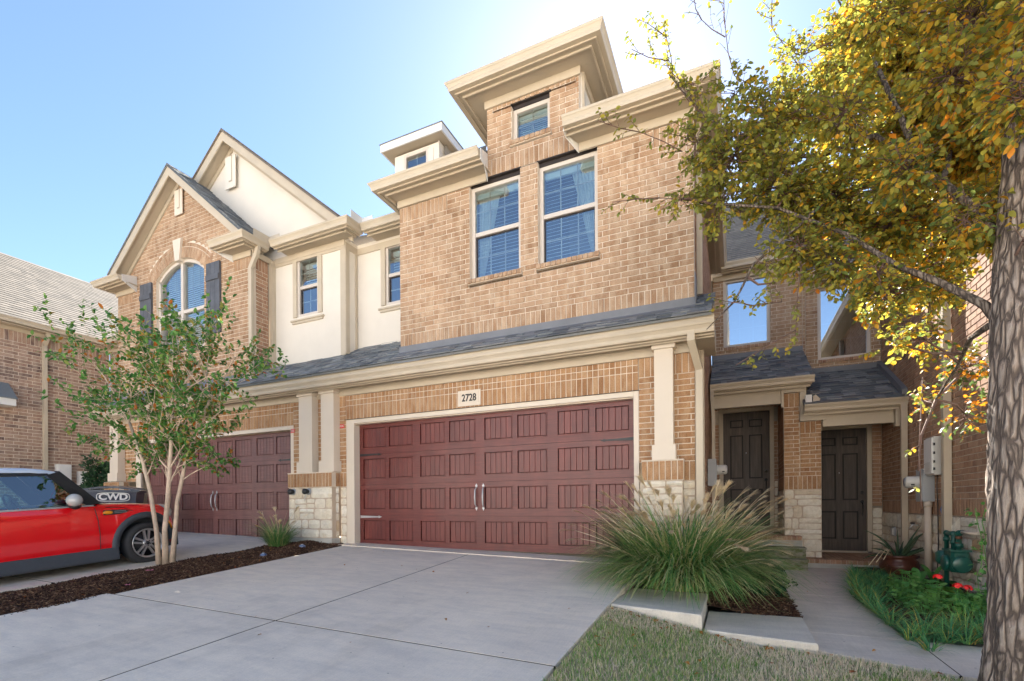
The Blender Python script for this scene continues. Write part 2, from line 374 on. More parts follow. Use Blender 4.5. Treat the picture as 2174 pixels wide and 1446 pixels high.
def leaf_mat(name, pal, trans=.45, rough=.5, spec=.35, per_face=True):
    m, n, l, b = nodes(name); r = rnd_val(n, l)
    c = ramp(n, l, r, [(p, q) for p, q in pal])
    v = mixc(n, l, c, ramp(n, l, noise(n, l, pos(n, l), 25, 3), [(.3, (.75, .75, .75)), (.7, (1.2, 1.2, 1.2))]), .6, 'MULTIPLY')
    l.new(v, b.inputs['Base Color']); b.inputs['Roughness'].default_value = rough; b.inputs['Specular IOR Level'].default_value = spec
    tl = N(n, 'ShaderNodeBsdfTranslucent'); l.new(v, tl.inputs[0]); mx = N(n, 'ShaderNodeMixShader'); mx.inputs[0].default_value = trans
    l.new(b.outputs[0], mx.inputs[1]); l.new(tl.outputs[0], mx.inputs[2]); l.new(mx.outputs[0], n['Material Output'].inputs[0]); return m
MT['elm'] = leaf_mat('autumn_elm_leaf', [(0, (.08, .13, .04)), (.2, (.16, .22, .055)), (.42, (.27, .29, .06)), (.60, (.42, .36, .05)), (.76, (.58, .36, .035)), (.9, (.70, .33, .025)), (1, (.75, .25, .02))], .46)
MT['crape'] = leaf_mat('crape_leaf', [(0, (.05, .17, .04)), (.45, (.10, .26, .055)), (.78, (.20, .36, .08)), (.9, (.36, .32, .08)), (.96, (.45, .17, .03)), (1, (.5, .12, .02))], .35)
MT['bushleaf'] = leaf_mat('dark_shrub_leaf', [(0, (.012, .045, .018)), (.6, (.022, .07, .025)), (1, (.05, .11, .04))], .2)
MT['blade'] = leaf_mat('green_blade', [(0, (.07, .21, .07)), (.35, (.14, .32, .09)), (.65, (.27, .40, .12)), (.85, (.46, .46, .19)), (1, (.64, .56, .33))], .35, .45)
MT['liriope'] = leaf_mat('dark_green_blade', [(0, (.05, .20, .08)), (.5, (.09, .30, .11)), (.85, (.20, .42, .12)), (.95, (.5, .5, .1)), (1, (.6, .33, .07))], .3, .4)
MT['plume'] = leaf_mat('plume_straw', [(0, (.68, .53, .33)), (.5, (.80, .66, .44)), (1, (.88, .78, .58))], .4, .8, .1)
MT['lawn'] = leaf_mat('lawn_blade', [(0, (.10, .26, .045)), (.28, (.19, .38, .07)), (.42, (.42, .45, .16)), (.55, (.72, .62, .40)), (.8, (.85, .75, .56)), (1, (.72, .58, .42))], .3, .6, .2)
MT['geranium'] = leaf_mat('fresh_green_leaf', [(0, (.07, .24, .05)), (.6, (.13, .36, .08)), (1, (.24, .46, .11))], .3)
MT['hosta'] = leaf_mat('yellow_green_leaf', [(0, (.13, .27, .03)), (1, (.24, .36, .05))], .4)
MT['aloe'] = leaf_mat('aloe_leaf', [(0, (.035, .075, .04)), (1, (.09, .14, .07))], .1, .4)
MT['litter'] = leaf_mat('fallen_leaf', [(0, (.22, .06, .02)), (.5, (.42, .16, .03)), (1, (.48, .24, .05))], .2, .7)
MT['mulch'] = leaf_mat('mulch_chip', [(0, (.025, .012, .008)), (.35, (.055, .028, .018)), (.7, (.10, .05, .03)), (.92, (.17, .10, .06)), (1, (.28, .18, .11))], 0.0, .85, .2)
MT['soil'] = plain('mulch_soil', (.035, .02, .014), .95, var=.4, nscale=30, bmp=.8)
MT['joint'] = plain('joint_dark', (.03, .027, .024), 1, bmp=0, spec=0)
MT['far_ground'] = plain('dry_pale_ground', (.42, .37, .29), .95, var=.15, nscale=.5, bmp=.2)
MT['thatch'] = plain('lawn_thatch', (.42, .35, .23), .95, var=.5, nscale=14, bmp=.8)
def bark(name, a, b_, c_, sc, st=1.0, dist=.03, zs=.28):
    m, n, l, b = nodes(name); v = pos(n, l, (sc, sc, sc*zs))
    f = noise(n, l, v, 1, 8, .72); vo = N(n, 'ShaderNodeTexVoronoi', feature='DISTANCE_TO_EDGE'); vo.inputs['Scale'].default_value = .9
    wv = N(n, 'ShaderNodeVectorMath', operation='ADD'); nc = N(n, 'ShaderNodeTexNoise'); nc.inputs['Scale'].default_value = .9; nc.inputs['Detail'].default_value = 6
    l.new(v, nc.inputs['Vector']); l.new(nc.outputs['Color'], wv.inputs[0]); l.new(v, wv.inputs[1]); l.new(wv.outputs[0], vo.inputs['Vector'])
    mr = N(n, 'ShaderNodeMapRange'); mr.inputs['From Max'].default_value = .30; l.new(vo.outputs['Distance'], mr.inputs['Value'])
    ad = N(n, 'ShaderNodeMath', operation='MULTIPLY'); l.new(mr.outputs[0], ad.inputs[0]); l.new(f, ad.inputs[1])
    c = ramp(n, l, ad.outputs[0], [(.08, a), (.28, b_), (.6, c_)])
    l.new(c, b.inputs['Base Color']); b.inputs['Roughness'].default_value = .95; bump(n, l, b, ad.outputs[0], st, dist); return m
MT['bark'] = bark('elm_bark', (.10, .075, .06), (.31, .24, .19), (.52, .43, .355), 34, 1.0, .03, .13)
MT['limbbark'] = bark('limb_bark', (.06, .045, .035), (.17, .13, .10), (.27, .22, .175), 40, .7, .015, .2)
MT['crapebark'] = plain('smooth_pale_bark', (.52, .40, .30), .7, var=.3, nscale=9, bmp=.3)
MT['twig'] = plain('twig_bark', (.13, .075, .055), .85, var=.3, nscale=20)

def text_part(name, body, size, mat, parent, loc, extrude=.003, offset=.0, scale=(1, 1, 1), rot=(R(90), 0, 0)):
    c = bpy.data.curves.new(name, 'FONT'); c.body = body; c.size = size; c.extrude = extrude; c.offset = offset; c.align_x = c.align_y = 'CENTER'
    t = bpy.data.objects.new('t', c); COL.objects.link(t); bpy.context.view_layer.update()
    me = bpy.data.meshes.new_from_object(t.evaluated_get(bpy.context.evaluated_depsgraph_get())); bpy.data.objects.remove(t); bpy.data.curves.remove(c)
    me.name = name; me.materials.clear(); o = link(name, me, MT[mat], parent); o.location = loc; o.rotation_euler = rot; o.scale = scale
    return o
# ------------------------------------------------------------------ wall and roof builders
def WP(rot, plane, u, off, z):
    return (u, plane+off, z) if rot == 0 else ((plane-off, u, z) if rot == 90 else (plane+off, u, z))
def wbox(mb, rot, plane, u0, u1, o0, o1, z0, z1, a=0.0):
    p, q = WP(rot, plane, u0, o0, z0), WP(rot, plane, u1, o1, z1)
    return mb.box(min(p[0], q[0]), max(p[0], q[0]), min(p[1], q[1]), max(p[1], q[1]), z0, z1, a)
def sub(iv, c):
    out = []
    for a, b in iv:
        if c[1] <= a or c[0] >= b: out.append((a, b)); continue
        if c[0] > a: out.append((a, c[0]))
        if c[1] < b: out.append((c[1], b))
    return out
BL_, BH, BD, JT = .25, .0775, .09, .0115
def brick_wall(th, name, rot, plane, bands, mat='brick', cuts=(), mortar='mortar', label=None, thick=.14, parent=None):
    """bands: (kind, u0, u1, z0, z1[, clip(z)->(a,b)])"""
    mm = MB(); Q = []; M_ = MT[mat]
    for bd in bands:
        kind, u0, u1, z0, z1 = bd[:5]; clip = bd[5] if len(bd) > 5 else None
        if kind == 'run':
            nr = max(1, round((z1-z0)/BH)); h = (z1-z0)/nr
        else: nr = 1; h = z1-z0
        for i in range(nr):
            a, b = z0+i*h, z0+(i+1)*h; zm = (a+b)/2; iv = [(u0, u1)]
            if clip:
                c = clip(zm)
                if c is None: continue
                iv = [(max(u0, c[0]), min(u1, c[1]))]
                if iv[0][1]-iv[0][0] < .02: continue
            for c in cuts:
                if c[2] < zm < c[3]: iv = sub(iv, (c[0], c[1]))
            for (p, q) in iv:
                if q-p < .015: continue
                x0, x1 = p+.002, q-.002
                v = [WP(rot, plane, x0, .008, a), WP(rot, plane, x1, .008, a), WP(rot, plane, x1, .008, b), WP(rot, plane, x0, .008, b),
                     WP(rot, plane, x0, thick, a), WP(rot, plane, x1, thick, a), WP(rot, plane, x1, thick, b), WP(rot, plane, x0, thick, b)]
                mm.add(v, [(0, 1, 2, 3), (4, 7, 6, 5), (0, 3, 7, 4), (1, 5, 6, 2)])
                if kind == 'run':
                    off = (0 if i % 2 == 0 else .37)*BL_; k = math.floor((p-u0+off)/BL_)
                    s = u0-off+k*BL_
                    while s < q:
                        e = s+BL_; s2, e2 = max(s, p), min(e, q)
                        if e2-s2 > .025:
                            L = round(e2-s2-JT, 3); Q.append(((L, BD, round(h-JT, 4)), (s2+e2)/2, zm))
                        s = e
                else:
                    w = BH if kind == 'sold' else .078; n = max(1, round((q-p)/w)); w = (q-p)/n
                    for j in range(n):
                        Q.append(((round(w-JT, 3), BD, round(h-JT, 3)), p+(j+.5)*w, zm))
    wall = th.part(name, mm, MT[mortar], parent=parent, label=label)
    for dims, u, z in Q:
        o = BD/2+random.uniform(-.002, .002)
        m = rz({0: 0, 90: 90, -90: -90}[rot], WP(rot, plane, u, o, z)) @ Matrix.Rotation(random.gauss(0, .003), 4, 'Y')
        th.piece('brick', dims, m, M_, random.random(), wall)
    return wall
def stone_wall(th, name, rot, plane, u0, u1, z0, z1, cuts=(), seed=1, parent=None, rowh=(.11, .22), back=.13):
    r = random.Random(seed); mm = MB(); Q = []
    wbox(mm, rot, plane, u0+.004, u1-.004, .014, back, z0, z1)
    z = z0
    while z < z1-.03:
        h = r.uniform(*rowh)
        if z1-z-h < .08: h = z1-z
        u = u0
        while u < u1-.02:
            w = r.uniform(.10, .46)
            if u1-u-w < .1: w = u1-u
            if h > .17 and r.random() < .35 and w > .16:
                k = r.uniform(.4, .6)*h; Q.append((u, w, z, k)); Q.append((u, w, z+k, h-k))
            else: Q.append((u, w, z, h))
            u += w
        z += h
    wall = th.part(name, mm, MT['limestone_joint'], parent=parent)
    for u, w, zz, h in Q:
        if any(c[0] < u+w/2 < c[1] and c[2] < zz+h/2 < c[3] for c in cuts): continue
        d = (round(w-.016, 2), .09, round(h-.016, 2))
        th.piece('stone', d, rz(rot, WP(rot, plane, u+w/2, .045-.006, zz+h/2)), MT['stone'], r.random()*.94 if r.random() > .04 else .999, wall, 'stone')
    return wall
GUT = [(0, 0), (0, -.118), (.066, -.118), (.074, -.10), (.078, -.07), (.098, -.038), (.108, -.03), (.115, -.012), (.115, 0), (.1, 0), (.1, -.015), (.012, -.015)]
def sweepm(mb, prof, p0, p1, out, m0=0, m1=0):
    o = Vector(out); P0, P1 = Vector(p0), Vector(p1); d = (P1-P0).normalized(); n = len(prof)
    v = [P0+o*q[0]+Vector((0, 0, q[1]))-d*q[0]*m0 for q in prof]+[P1+o*q[0]+Vector((0, 0, q[1]))+d*q[0]*m1 for q in prof]
    mb.add(v, [(i, (i+1) % n, n+(i+1) % n, n+i) for i in range(n)]+[tuple(range(n))[::-1], tuple(range(n, 2*n))])
def eave(th, x0, x1, yf, yw, zt, ends='', frieze=None, side_depth=None):
    """front eave: gutter, fascia, soffit, strip and frieze. ends: L / R = the eave turns the corner there for side_depth"""
    g = MB(); yb = yf+.115
    L, R_ = 'L' in ends, 'R' in ends; sd = side_depth or 1.0
    xa = x0+(.115 if L else 0); xb = x1-(.115 if R_ else 0)
    sweepm(g, GUT, (xa, yb, zt), (xb, yb, zt), (0, -1, 0), 1 if L else 0, 1 if R_ else 0)
    if L: sweepm(g, GUT, (xa, yb, zt), (xa, yb+sd, zt), (-1, 0, 0), 1, 0)
    if R_: sweepm(g, GUT, (xb, yb, zt), (xb, yb+sd, zt), (1, 0, 0), 1, 0)
    th.part('gutter', g, MT['trim'])
    f = MB(); f.box(xa, xb, yb+.001, yb+.02, zt-.135, zt+.012)
    if L: f.box(xa+.001, xa+.02, yb+.021, yb+sd, zt-.135, zt+.012)
    if R_: f.box(xb-.02, xb-.001, yb+.021, yb+sd, zt-.135, zt+.012)
    i = .085; sx0, sx1 = xa+(i if L else .002), xb-(i if R_ else .002)
    f.box(sx0, sx1, yb+i, yb+i+.022, zt-.15, zt-.121)
    if L: f.box(sx0, sx0+.022, yb+i+.023, yb+sd, zt-.15, zt-.121)
    if R_: f.box(sx1-.022, sx1, yb+i+.023, yb+sd, zt-.15, zt-.121)
    th.part('fascia', f, MT['trim'])
    s = MB(); s.box(xa+.021, xb-.021, yb+.021, yw-.001, zt-.12, zt-.1)
    if L: s.box(xa+.021, x0+sd*.9 if False else xa+.62, yw, yb+sd, zt-.1195, zt-.1)
    if R_: s.box(xb-.62, xb-.021, yw, yb+sd, zt-.1195, zt-.1)
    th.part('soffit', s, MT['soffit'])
    if frieze:
        q = MB(); q.box(frieze[0], frieze[1], yw-.028, yw-.001, zt-.235, zt-.121); th.part('frieze_board', q, MT['trim'])
def window(th, rot, plane, u0, u1, z0, z1, split=.5, cols=2, rows=4, rec=.06, fr=.055, blind=None, glass='glass', name='window', mun='whitetrim', muns=True, curtain=False, sill=None):
    w = MB(); o = rec
    for a in ((u0, u0+fr, z0, z1), (u1-fr, u1, z0, z1), (u0+fr, u1-fr, z0, z0+fr), (u0+fr, u1-fr, z1-fr, z1)): wbox(w, rot, plane, a[0], a[1], o, o+.09, a[2], a[3])
    zs = z0+(z1-z0)*split if split else None
    if split: wbox(w, rot, plane, u0+fr, u1-fr, o+.012, o+.08, zs-.03, zs+.03)
    W = th.part(name, w, MT['whitetrim'])
    panes = [(u0+fr, u1-fr, z0+fr, zs-.03), (u0+fr, u1-fr, zs+.03, z1-fr)] if split else [(u0+fr, u1-fr, z0+fr, z1-fr)]
    for k, (a, b, c, d) in enumerate(panes):
        off = o+(.05 if (k == 0 and split) else .03)
        if k == 0 and split:
            s = MB(); t = .016
            for q in ((a, a+t, c, d), (b-t, b, c, d), (a+t, b-t, c, c+t), (a+t, b-t, d-t, d)): wbox(s, rot, plane, q[0], q[1], off-.012, off+.02, q[2], q[3])
            th.part('screen_frame', s, MT['lintel'], parent=W)
        g = MB(); g.add([WP(rot, plane, a, off, c), WP(rot, plane, b, off, c), WP(rot, plane, b, off, d), WP(rot, plane, a, off, d)], [(0, 1, 2, 3)])
        th.part('pane', g, MT[glass], parent=W)
        if muns:
            m = MB(); nr = max(1, rows//len(panes))
            for i in range(1, cols): x = a+(b-a)*i/cols; wbox(m, rot, plane, x-.009, x+.009, off+.006, off+.014, c, d)
            for i in range(1, nr): z = c+(d-c)*i/nr; wbox(m, rot, plane, a, b, off+.006, off+.0139, z-.009, z+.009)
            if m.v: th.part('muntin', m, MT[mun], parent=W)
    if blind:
        sh_ = blind[2] if len(blind) > 2 else .017
        bm = MB(); z = z1-fr-.05; bot = z0+fr+(z1-z0)*blind[1]
        wbox(bm, rot, plane, u0+fr, u1-fr, .165, .215, z1-fr-.08, z1-fr)
        z -= .04
        while z > bot:
            p = [WP(rot, plane, u0+fr+.01, .165, z-sh_), WP(rot, plane, u1-fr-.01, .165, z-sh_), WP(rot, plane, u1-fr-.01, .185, z+sh_), WP(rot, plane, u0+fr+.01, .185, z+sh_)]
            bm.add(p, [(0, 1, 2, 3)]); z -= blind[0]
        th.part('blind', bm, MT['blind'], parent=W)
    if curtain:
        cm = MB(); n = 26; ztop = z1-fr-.02; zb = z0+(z1-z0)*.05; V = []
        for i in range(n+1):
            t = i/n; u = u0+fr+(u1-u0-2*fr)*(1-t*.5) if curtain > 0 else u0+fr+(u1-u0-2*fr)*t*.5
            V.append(WP(rot, plane, u, .225+.02*math.sin(i*1.7), ztop)); V.append(WP(rot, plane, u0+fr+(u-u0-fr)*.2 if curtain < 0 else u1-fr-(u1-fr-u)*.2, .225+.02*math.sin(i*1.7), zb))
        cm.add(V, [(2*i, 2*i+1, 2*i+3, 2*i+2) for i in range(n)]); th.part('curtain', cm, MT['curtain'], parent=W)
    rm = MB(); dd = 1.6
    a, b, c, d = u0-.25, u1+.25, z0-.3, z1+.1
    P_ = [WP(rot, plane, x, off, z) for off in (.16, dd) for z in (c, d) for x in (a, b)]
    rm.add(P_, [(4, 5, 7, 6), (0, 4, 6, 2), (1, 3, 7, 5), (0, 1, 5, 4), (2, 6, 7, 3)])
    th.part('room_lining', rm, MT['room'], parent=W)
    return W
def shingles(th, O, U, V, w, h, mat='shingle', expo=.14, mask=None, thick=.012, name='roof', slab=.03, seed=3, parent=None):
    """roof plane: O eave corner, U along the eave, V up the slope (unit), w x h metres"""
    r = random.Random(seed); O, U, V = Vector(O), Vector(U).normalized(), Vector(V).normalized(); Nn = U.cross(V).normalized()
    if Nn.z < 0: Nn = -Nn
    mm = MB()
    mk = mask or (lambda v: (0, w))
    rows = max(1, int(round(h/expo)))
    for i in range(rows):
        a, b = mk(h*i/rows), mk(h*(i+1)/rows)
        if b is None or a is None: continue
        q = [O+U*a[0]+V*(h*i/rows), O+U*a[1]+V*(h*i/rows), O+U*b[1]+V*(h*(i+1)/rows), O+U*b[0]+V*(h*(i+1)/rows)]
        mm.add(q+[p-Nn*slab for p in q], [(0, 1, 2, 3), (7, 6, 5, 4), (0, 4, 5, 1), (1, 5, 6, 2), (3, 7, 4, 0)])
    roof = th.part(name, mm, MT[mat], parent=parent)
    basis = Matrix((( U.x, -V.x*-1, Nn.x), (U.y, V.y, Nn.y), (U.z, V.z, Nn.z))).to_4x4()
    tilt = Matrix.Rotation(-.075, 4, 'X')
    for i in range(rows):
        v0 = i*expo; iv = mk(min(h, v0+expo/2))
        if iv is None: continue
        u = iv[0]-r.uniform(0, .12)
        while u < iv[1]:
            L = round(r.choice((.1, .14, .18, .22, .28)), 2); s, e = max(u, iv[0]), min(u+L, iv[1]); u += L
            if e-s < .03: continue
            t = r.choice((.008, .012, .018)) if mat == 'shingle' else .008; c = O+U*((s+e)/2)+V*(v0+expo/2+.01)+Nn*(.007+t/2)
            m = Matrix.Translation(c) @ basis @ tilt
            th.piece('shingle', (round(e-s-.003, 2), round(expo+.03, 3), t), m, MT[mat], r.random(), roof, 'flat')
    return roof


# piece() dims for shingles are (x, y, z) = (along eave, up slope, thickness); sort key uses x and y there
# ------------------------------------------------------------------ ground
def GZ(x, y): return .075*(min(y, 6.6)-6.6)-.025*(max(-16, min(x, 3))+3.7)
def slab(name, poly, zf, mat, thick=.12, lift=0.0):
    mb = MB(); n = len(poly)
    top = [(x, y, zf(x, y)+lift) for x, y in poly]; bot = [(x, y, z-thick) for x, y, z in top]
    mb.add(top+bot, [tuple(range(n))]+[(i, n+i, n+(i+1) % n, (i+1) % n) for i in range(n)]); return structure(name, mb, mat)
# one sheet to the horizon
gm = MB(); xs = [-400, -120, -40, -20, -16, -12.4, -7.44, -6.12, -4, -2, -1.2, -.9, .5, 1.3, 2.6, 5, 12, 40, 120, 400]; ys = [-400, -120, -40, -12, -4, -1.5, 0, 2, 4, 4.98, 6.6, 8, 10, 14, 20, 40, 120, 400]
def base(x, y):
    if x <= -1.1: return GZ(x, max(y, -1.5))-.16
    z = -.62 if y > -1.5 else -.66
    return z
gm.add([(x, y, base(x, y)) for y in ys for x in xs], [(j*len(xs)+i, j*len(xs)+i+1, (j+1)*len(xs)+i+1, (j+1)*len(xs)+i) for j in range(len(ys)-1) for i in range(len(xs)-1)])
structure('ground', gm, MT['far_ground'])
PZ = lambda x, y: -.42
# driveway slabs with recessed joints
j = .0095
dr = [(-6.09, -3.64, 3.025, 6.42), (-3.64, -1.07, 3.025, 6.42), (-6.2, -3.64, -1.2, 3.025), (-3.64, -1.07, -1.2, 3.025)]
for (a, b, c, d) in dr:
    slab('driveway_slab', [(a+j, c+j), (b-j, c+j), (b-j, d-j), (a+j, d-j)], GZ, MT['concrete'])
for q in ((-3.655, -3.625, -1.2, 6.42), (-6.09, -1.07, 3.01, 3.04), (-12.4, -7.44, 3.055, 3.085), (-9.965, -9.935, -1.2, 6.9)): slab('joint_filler', [(q[0], q[2]), (q[1], q[2]), (q[1], q[3]), (q[0], q[3])], GZ, MT['joint'], .05, -.0025)
for q in ((.6, 1.285, 5.025, 5.045), (1.335, 1.355, 4.13, 5.03)): slab('joint_filler', [(q[0], q[2]), (q[1], q[2]), (q[1], q[3]), (q[0], q[3])], lambda x, y: -.42, MT['joint'], .05, -.0025)
slab('driveway_apron', [(-6.22, 6.425), (-1.16, 6.425), (-1.16, 6.84), (-6.22, 6.84)], GZ, MT['concrete'], lift=.012)
for (a, b, c, d) in [(-12.4, -9.95, 3.07, 6.9), (-9.95, -7.44, 3.07, 6.9), (-12.4, -9.95, -1.2, 3.07), (-9.95, -7.44, -1.2, 3.07)]:
    slab('neighbour_driveway_slab', [(a+j, c+j), (b-j, c+j), (b-j, d-j), (a+j, d-j)], GZ, MT['concrete'])
slab('street', [(-60, -14), (60, -14), (60, -3.2), (-60, -3.2)], lambda x, y: -.62, MT['concrete'], .1)
hb = MB()      # unseen houses across the street, added to bounce sunlight onto the fronts
for k in range(5):
    x0 = -34+k*14.5; d = (0, .9, .3, 1.2, .2)[k]; y = -22-d; hb.box(x0, x0+13.6, y-9, y, -.6, 6.2)
    hb.ext([(x0-.5, y+.5, 6.2), (x0+14.1, y+.5, 6.2), (x0+14.1, y-4.5, 9.6), (x0-.5, y-4.5, 9.6)], (0, 0, .2)); hb.ext([(x0-.5, y-9.5, 6.2), (x0+14.1, y-9.5, 6.2), (x0+14.1, y-4.5, 9.6), (x0-.5, y-4.5, 9.6)], (0, 0, .2))
    hb.box(x0+1, x0+6, y, y+.6, -.6, 3.0)
structure('added_bounce_houses', hb, MT['white'])
slab('verge', [(-60, -3.19), (60, -3.19), (60, -1.21), (-60, -1.21)], lambda x, y: -.53, MT['path'], .2)
# mulch strip between the driveways
ms = MB(); nx, ny = 12, 70
def strip_z(x, y):
    t = (x+7.44)/1.34; return GZ(x, y)-.03+.05*math.sin(math.pi*max(0, min(1, t)))+.012*math.sin(9*x+5*y)
ms.add([(-7.43+1.33*i/nx, -1.2+7.85*k/ny, strip_z(-7.43+1.33*i/nx, -1.2+7.85*k/ny)) for k in range(ny+1) for i in range(nx+1)], [(k*(nx+1)+i, k*(nx+1)+i+1, (k+1)*(nx+1)+i+1, (k+1)*(nx+1)+i) for k in range(ny) for i in range(nx)], smooth=True)
structure('mulch_bed', ms, MT['soil'])
# path, sidewalk
for poly in ([(.585, 7.08), (1.32, 7.08), (1.60, 8.4), (1.9, 10.06), (.7, 10.06), (.6, 9.4)], [(.585, 5.04), (1.285, 5.04), (1.33, 7.07), (.585, 7.07)],
             [(.585, 4.41), (.585, 5.03), (1.34, 5.03), (1.34, 4.14)], [(1.35, 4.13), (1.35, 5.03), (12, 5.03), (12, 3.7)]):
    slab('path_slab' if poly[0][0] < 1.3 else 'sidewalk_slab', poly, PZ, MT['path'])
# right-hand beds
def bedz(x, y): return -.40+.05*math.sin(2*x+y)*.4
def grid_bed(name, x0, x1, y0, y1, zf, mat, n=24, clip=None):
    mb = MB(); mb.add([(x0+(x1-x0)*i/n, y0+(y1-y0)*k/n, zf(x0+(x1-x0)*i/n, y0+(y1-y0)*k/n)) for k in range(n+1) for i in range(n+1)],
        [(k*(n+1)+i, k*(n+1)+i+1, (k+1)*(n+1)+i+1, (k+1)*(n+1)+i) for k in range(n) for i in range(n) if clip is None or clip(x0+(x1-x0)*(i+.5)/n, y0+(y1-y0)*(k+.5)/n)], smooth=True)
    return structure(name, mb, mat)
def path_right(y): return 1.30 if y < 7 else 1.30+(y-7)*.19
grid_bed('garden_bed', 1.2, 2.64, 5.02, 10.1, bedz, MT['soil'], 40, lambda x, y: x > path_right(y)-.03)
def gbz(x, y):
    t = max(0, min(1, (x+1.07)/1.0)); t2 = max(0, min(1, (x+.27)/.85)); return (-.20*(1-t)-.29*t)*(1-t2)+(-.40)*t2
grid_bed('grass_bed', -1.06, .59, 4.4, 10.0, lambda x, y: gbz(x, y)-.03, MT['soil'], 30, lambda x, y: not (x < .54 and y < 5.3) or (y > 4.75 and x < -.3) or y > 5.3)
def lawnz(x, y):
    t = max(0, min(1, (x+1.07)/1.2)); return (GZ(-1.07, y)-.02)*(1-t)+(-.445)*t
def lawn_edge(x): return 4.44 if x < .6 else 4.44-(x-.6)*.43
def lawn_in(x, y):
    return x > -1.06 and y < (4.52 if x < -.2 else 4.43 if x < .6 else max(3.95, 4.44-(x-.6)*.42))
grid_bed('lawn', -1.07, 5, -1.2, 4.6, lawnz, MT['thatch'], 50, lambda x, y: lawn_in(x, y-.05))
def block(label, cs, top, bot):
    mb = MB(); n = len(cs)
    c = sum((Vector((x, y, 0)) for x, y in cs), Vector())/n
    t = [(x, y, z) for (x, y), z in zip(cs, top)]; k = .012
    ti = [(x+(c.x-x)*.02, y+(c.y-y)*.02, z) for x, y, z in t]; tm = [(x, y, z-k) for x, y, z in t]; b = [(x, y, bot) for x, y in cs]
    f = [tuple(range(n))]+[(i, n+i, n+(i+1) % n, (i+1) % n) for i in range(n)]+[(n+i, 2*n+i, 2*n+(i+1) % n, n+(i+1) % n) for i in range(n)]
    mb.add(ti+tm+b, f); o = link('concrete_block', mb.mesh('concrete_block'), MT['curb']); o['label'] = label; o['category'] = 'concrete edging'; o['group'] = 'concrete edging steps beside the driveway'
block('pale concrete edging block under the front of the big grass clump, next to the driveway', [(-1.1, 4.62), (-.265, 4.50), (-.265, 5.6), (-1.06, 5.6)], [-.225, -.235, -.235, -.225], -.6)
block('lower concrete edging block between the lawn and the mulch, beside the front path', [(-.25, 4.50), (.578, 4.40), (.58, 5.37), (-.25, 5.31)], [-.36, -.365, -.365, -.36], -.62)

# ------------------------------------------------------------------ middle townhouse (2728)
YW = 6.65
A = Thing('townhouse', 'middle brick townhouse with the tall dormer and the red garage door numbered 2728', 'townhouse', (-3.5, 9, 0))
def dfield(u0, u1, z0, z1, ex=0): return (u0, u1, z0, z1)
W1, W2, W3 = (-3.71, -2.86, 4.20, 5.70), (-2.575, -1.70, 4.20, 5.70), (-2.985, -2.39, 6.12, 6.68)
# upper front wall
cuts = [W1, W2, (W1[0]-.03, W1[1]+.03, 4.12, 4.20), (W2[0]-.03, W2[1]+.03, 4.12, 4.20)]
brick_wall(A, 'upper_wall', 0, YW, [('sold', -5.04, -.45, 3.30, 3.545), ('run', -5.04, -.45, 3.545, 5.40), ('run', -4.12, -.95, 5.40, 5.70),
    ('sold', -5.04, -4.12, 5.40, 5.645), ('sold', -.95, -.45, 5.40, 5.645)], 'brick', cuts)
brick_wall(A, 'dormer_wall', 0, YW, [('sold', -3.40, -1.95, 5.71, 5.955), ('run', -3.40, -1.95, 5.955, 6.65),
    ('run', -3.4, -3.3, 6.65, 6.85), ('sold', -3.3, -2.0, 6.68, 6.85), ('run', -2.0, -1.95, 6.65, 6.85)], 'brick', [W3, (W3[0]-.03, W3[1]+.03, 6.04, 6.12)])
for w in (W1, W2, W3):     # rowlock sills and dark lintels
    n = round((w[1]-w[0]+.06)/.078); k = (w[1]-w[0]+.06)/n; mm = MB()
    mm.box(w[0]-.028, w[1]+.028, YW-.022, YW+.1, w[2]-.075, w[2]-.006)
    sl = A.part('window_sill', mm, MT['mortar'])
    for i in range(n):
        m = rz(0, (w[0]-.03+(i+.5)*k, YW+.012, w[2]-.038)) @ Matrix.Rotation(R(-8), 4, 'X'); A.piece('brick', (round(k-.009, 3), .1, .068), m, MT['brick'], random.random(), sl)
    lm = MB(); lm.box(w[0]-.02, w[1]+.02, YW+.004, YW+.15, w[3]+.001, w[3]+.018)
    lm.box(w[0], w[1], YW+.06, YW+.15, w[3]-.05, w[3]); A.part('lintel', lm, MT['lintel'])
window(A, 0, YW, *W1[:2], W1[2], W1[3]-.05, split=.5, cols=3, rows=4, rec=.075, blind=(.052, 0, .010), curtain=-1)
window(A, 0, YW, *W2[:2], W2[2], W2[3]-.05, split=.5, cols=3, rows=4, rec=.075, blind=(.052, 0, .010), curtain=1)
window(A, 0, YW, *W3[:2], W3[2], W3[3]-.05, split=None, cols=2, rows=2, rec=.075, blind=(.03, 0))
g = MB(); g.sph((-1.86, YW+.45, 4.92), (.11, .11, .1), 16, 10); A.part('ceiling_globe_light', g, MT['white'])
# side walls and hidden body
brick_wall(A, 'side_wall', 90, -.45, [('run', YW+.09, 11.74, -.45, 5.75)], 'brick_brown', mortar='mortar_dark')
mb = MB(); mb.box(-5.04, -4.95, YW+.15, 12, 3.3, 5.75); mb.box(-5.03, -.55, YW+1.75, YW+1.8, 3, 5.7); mb.box(-6.6, -.6, 12, 12.1, 0, 5.7)
A.part('unseen_inner_wall', mb, MT['stucco'])
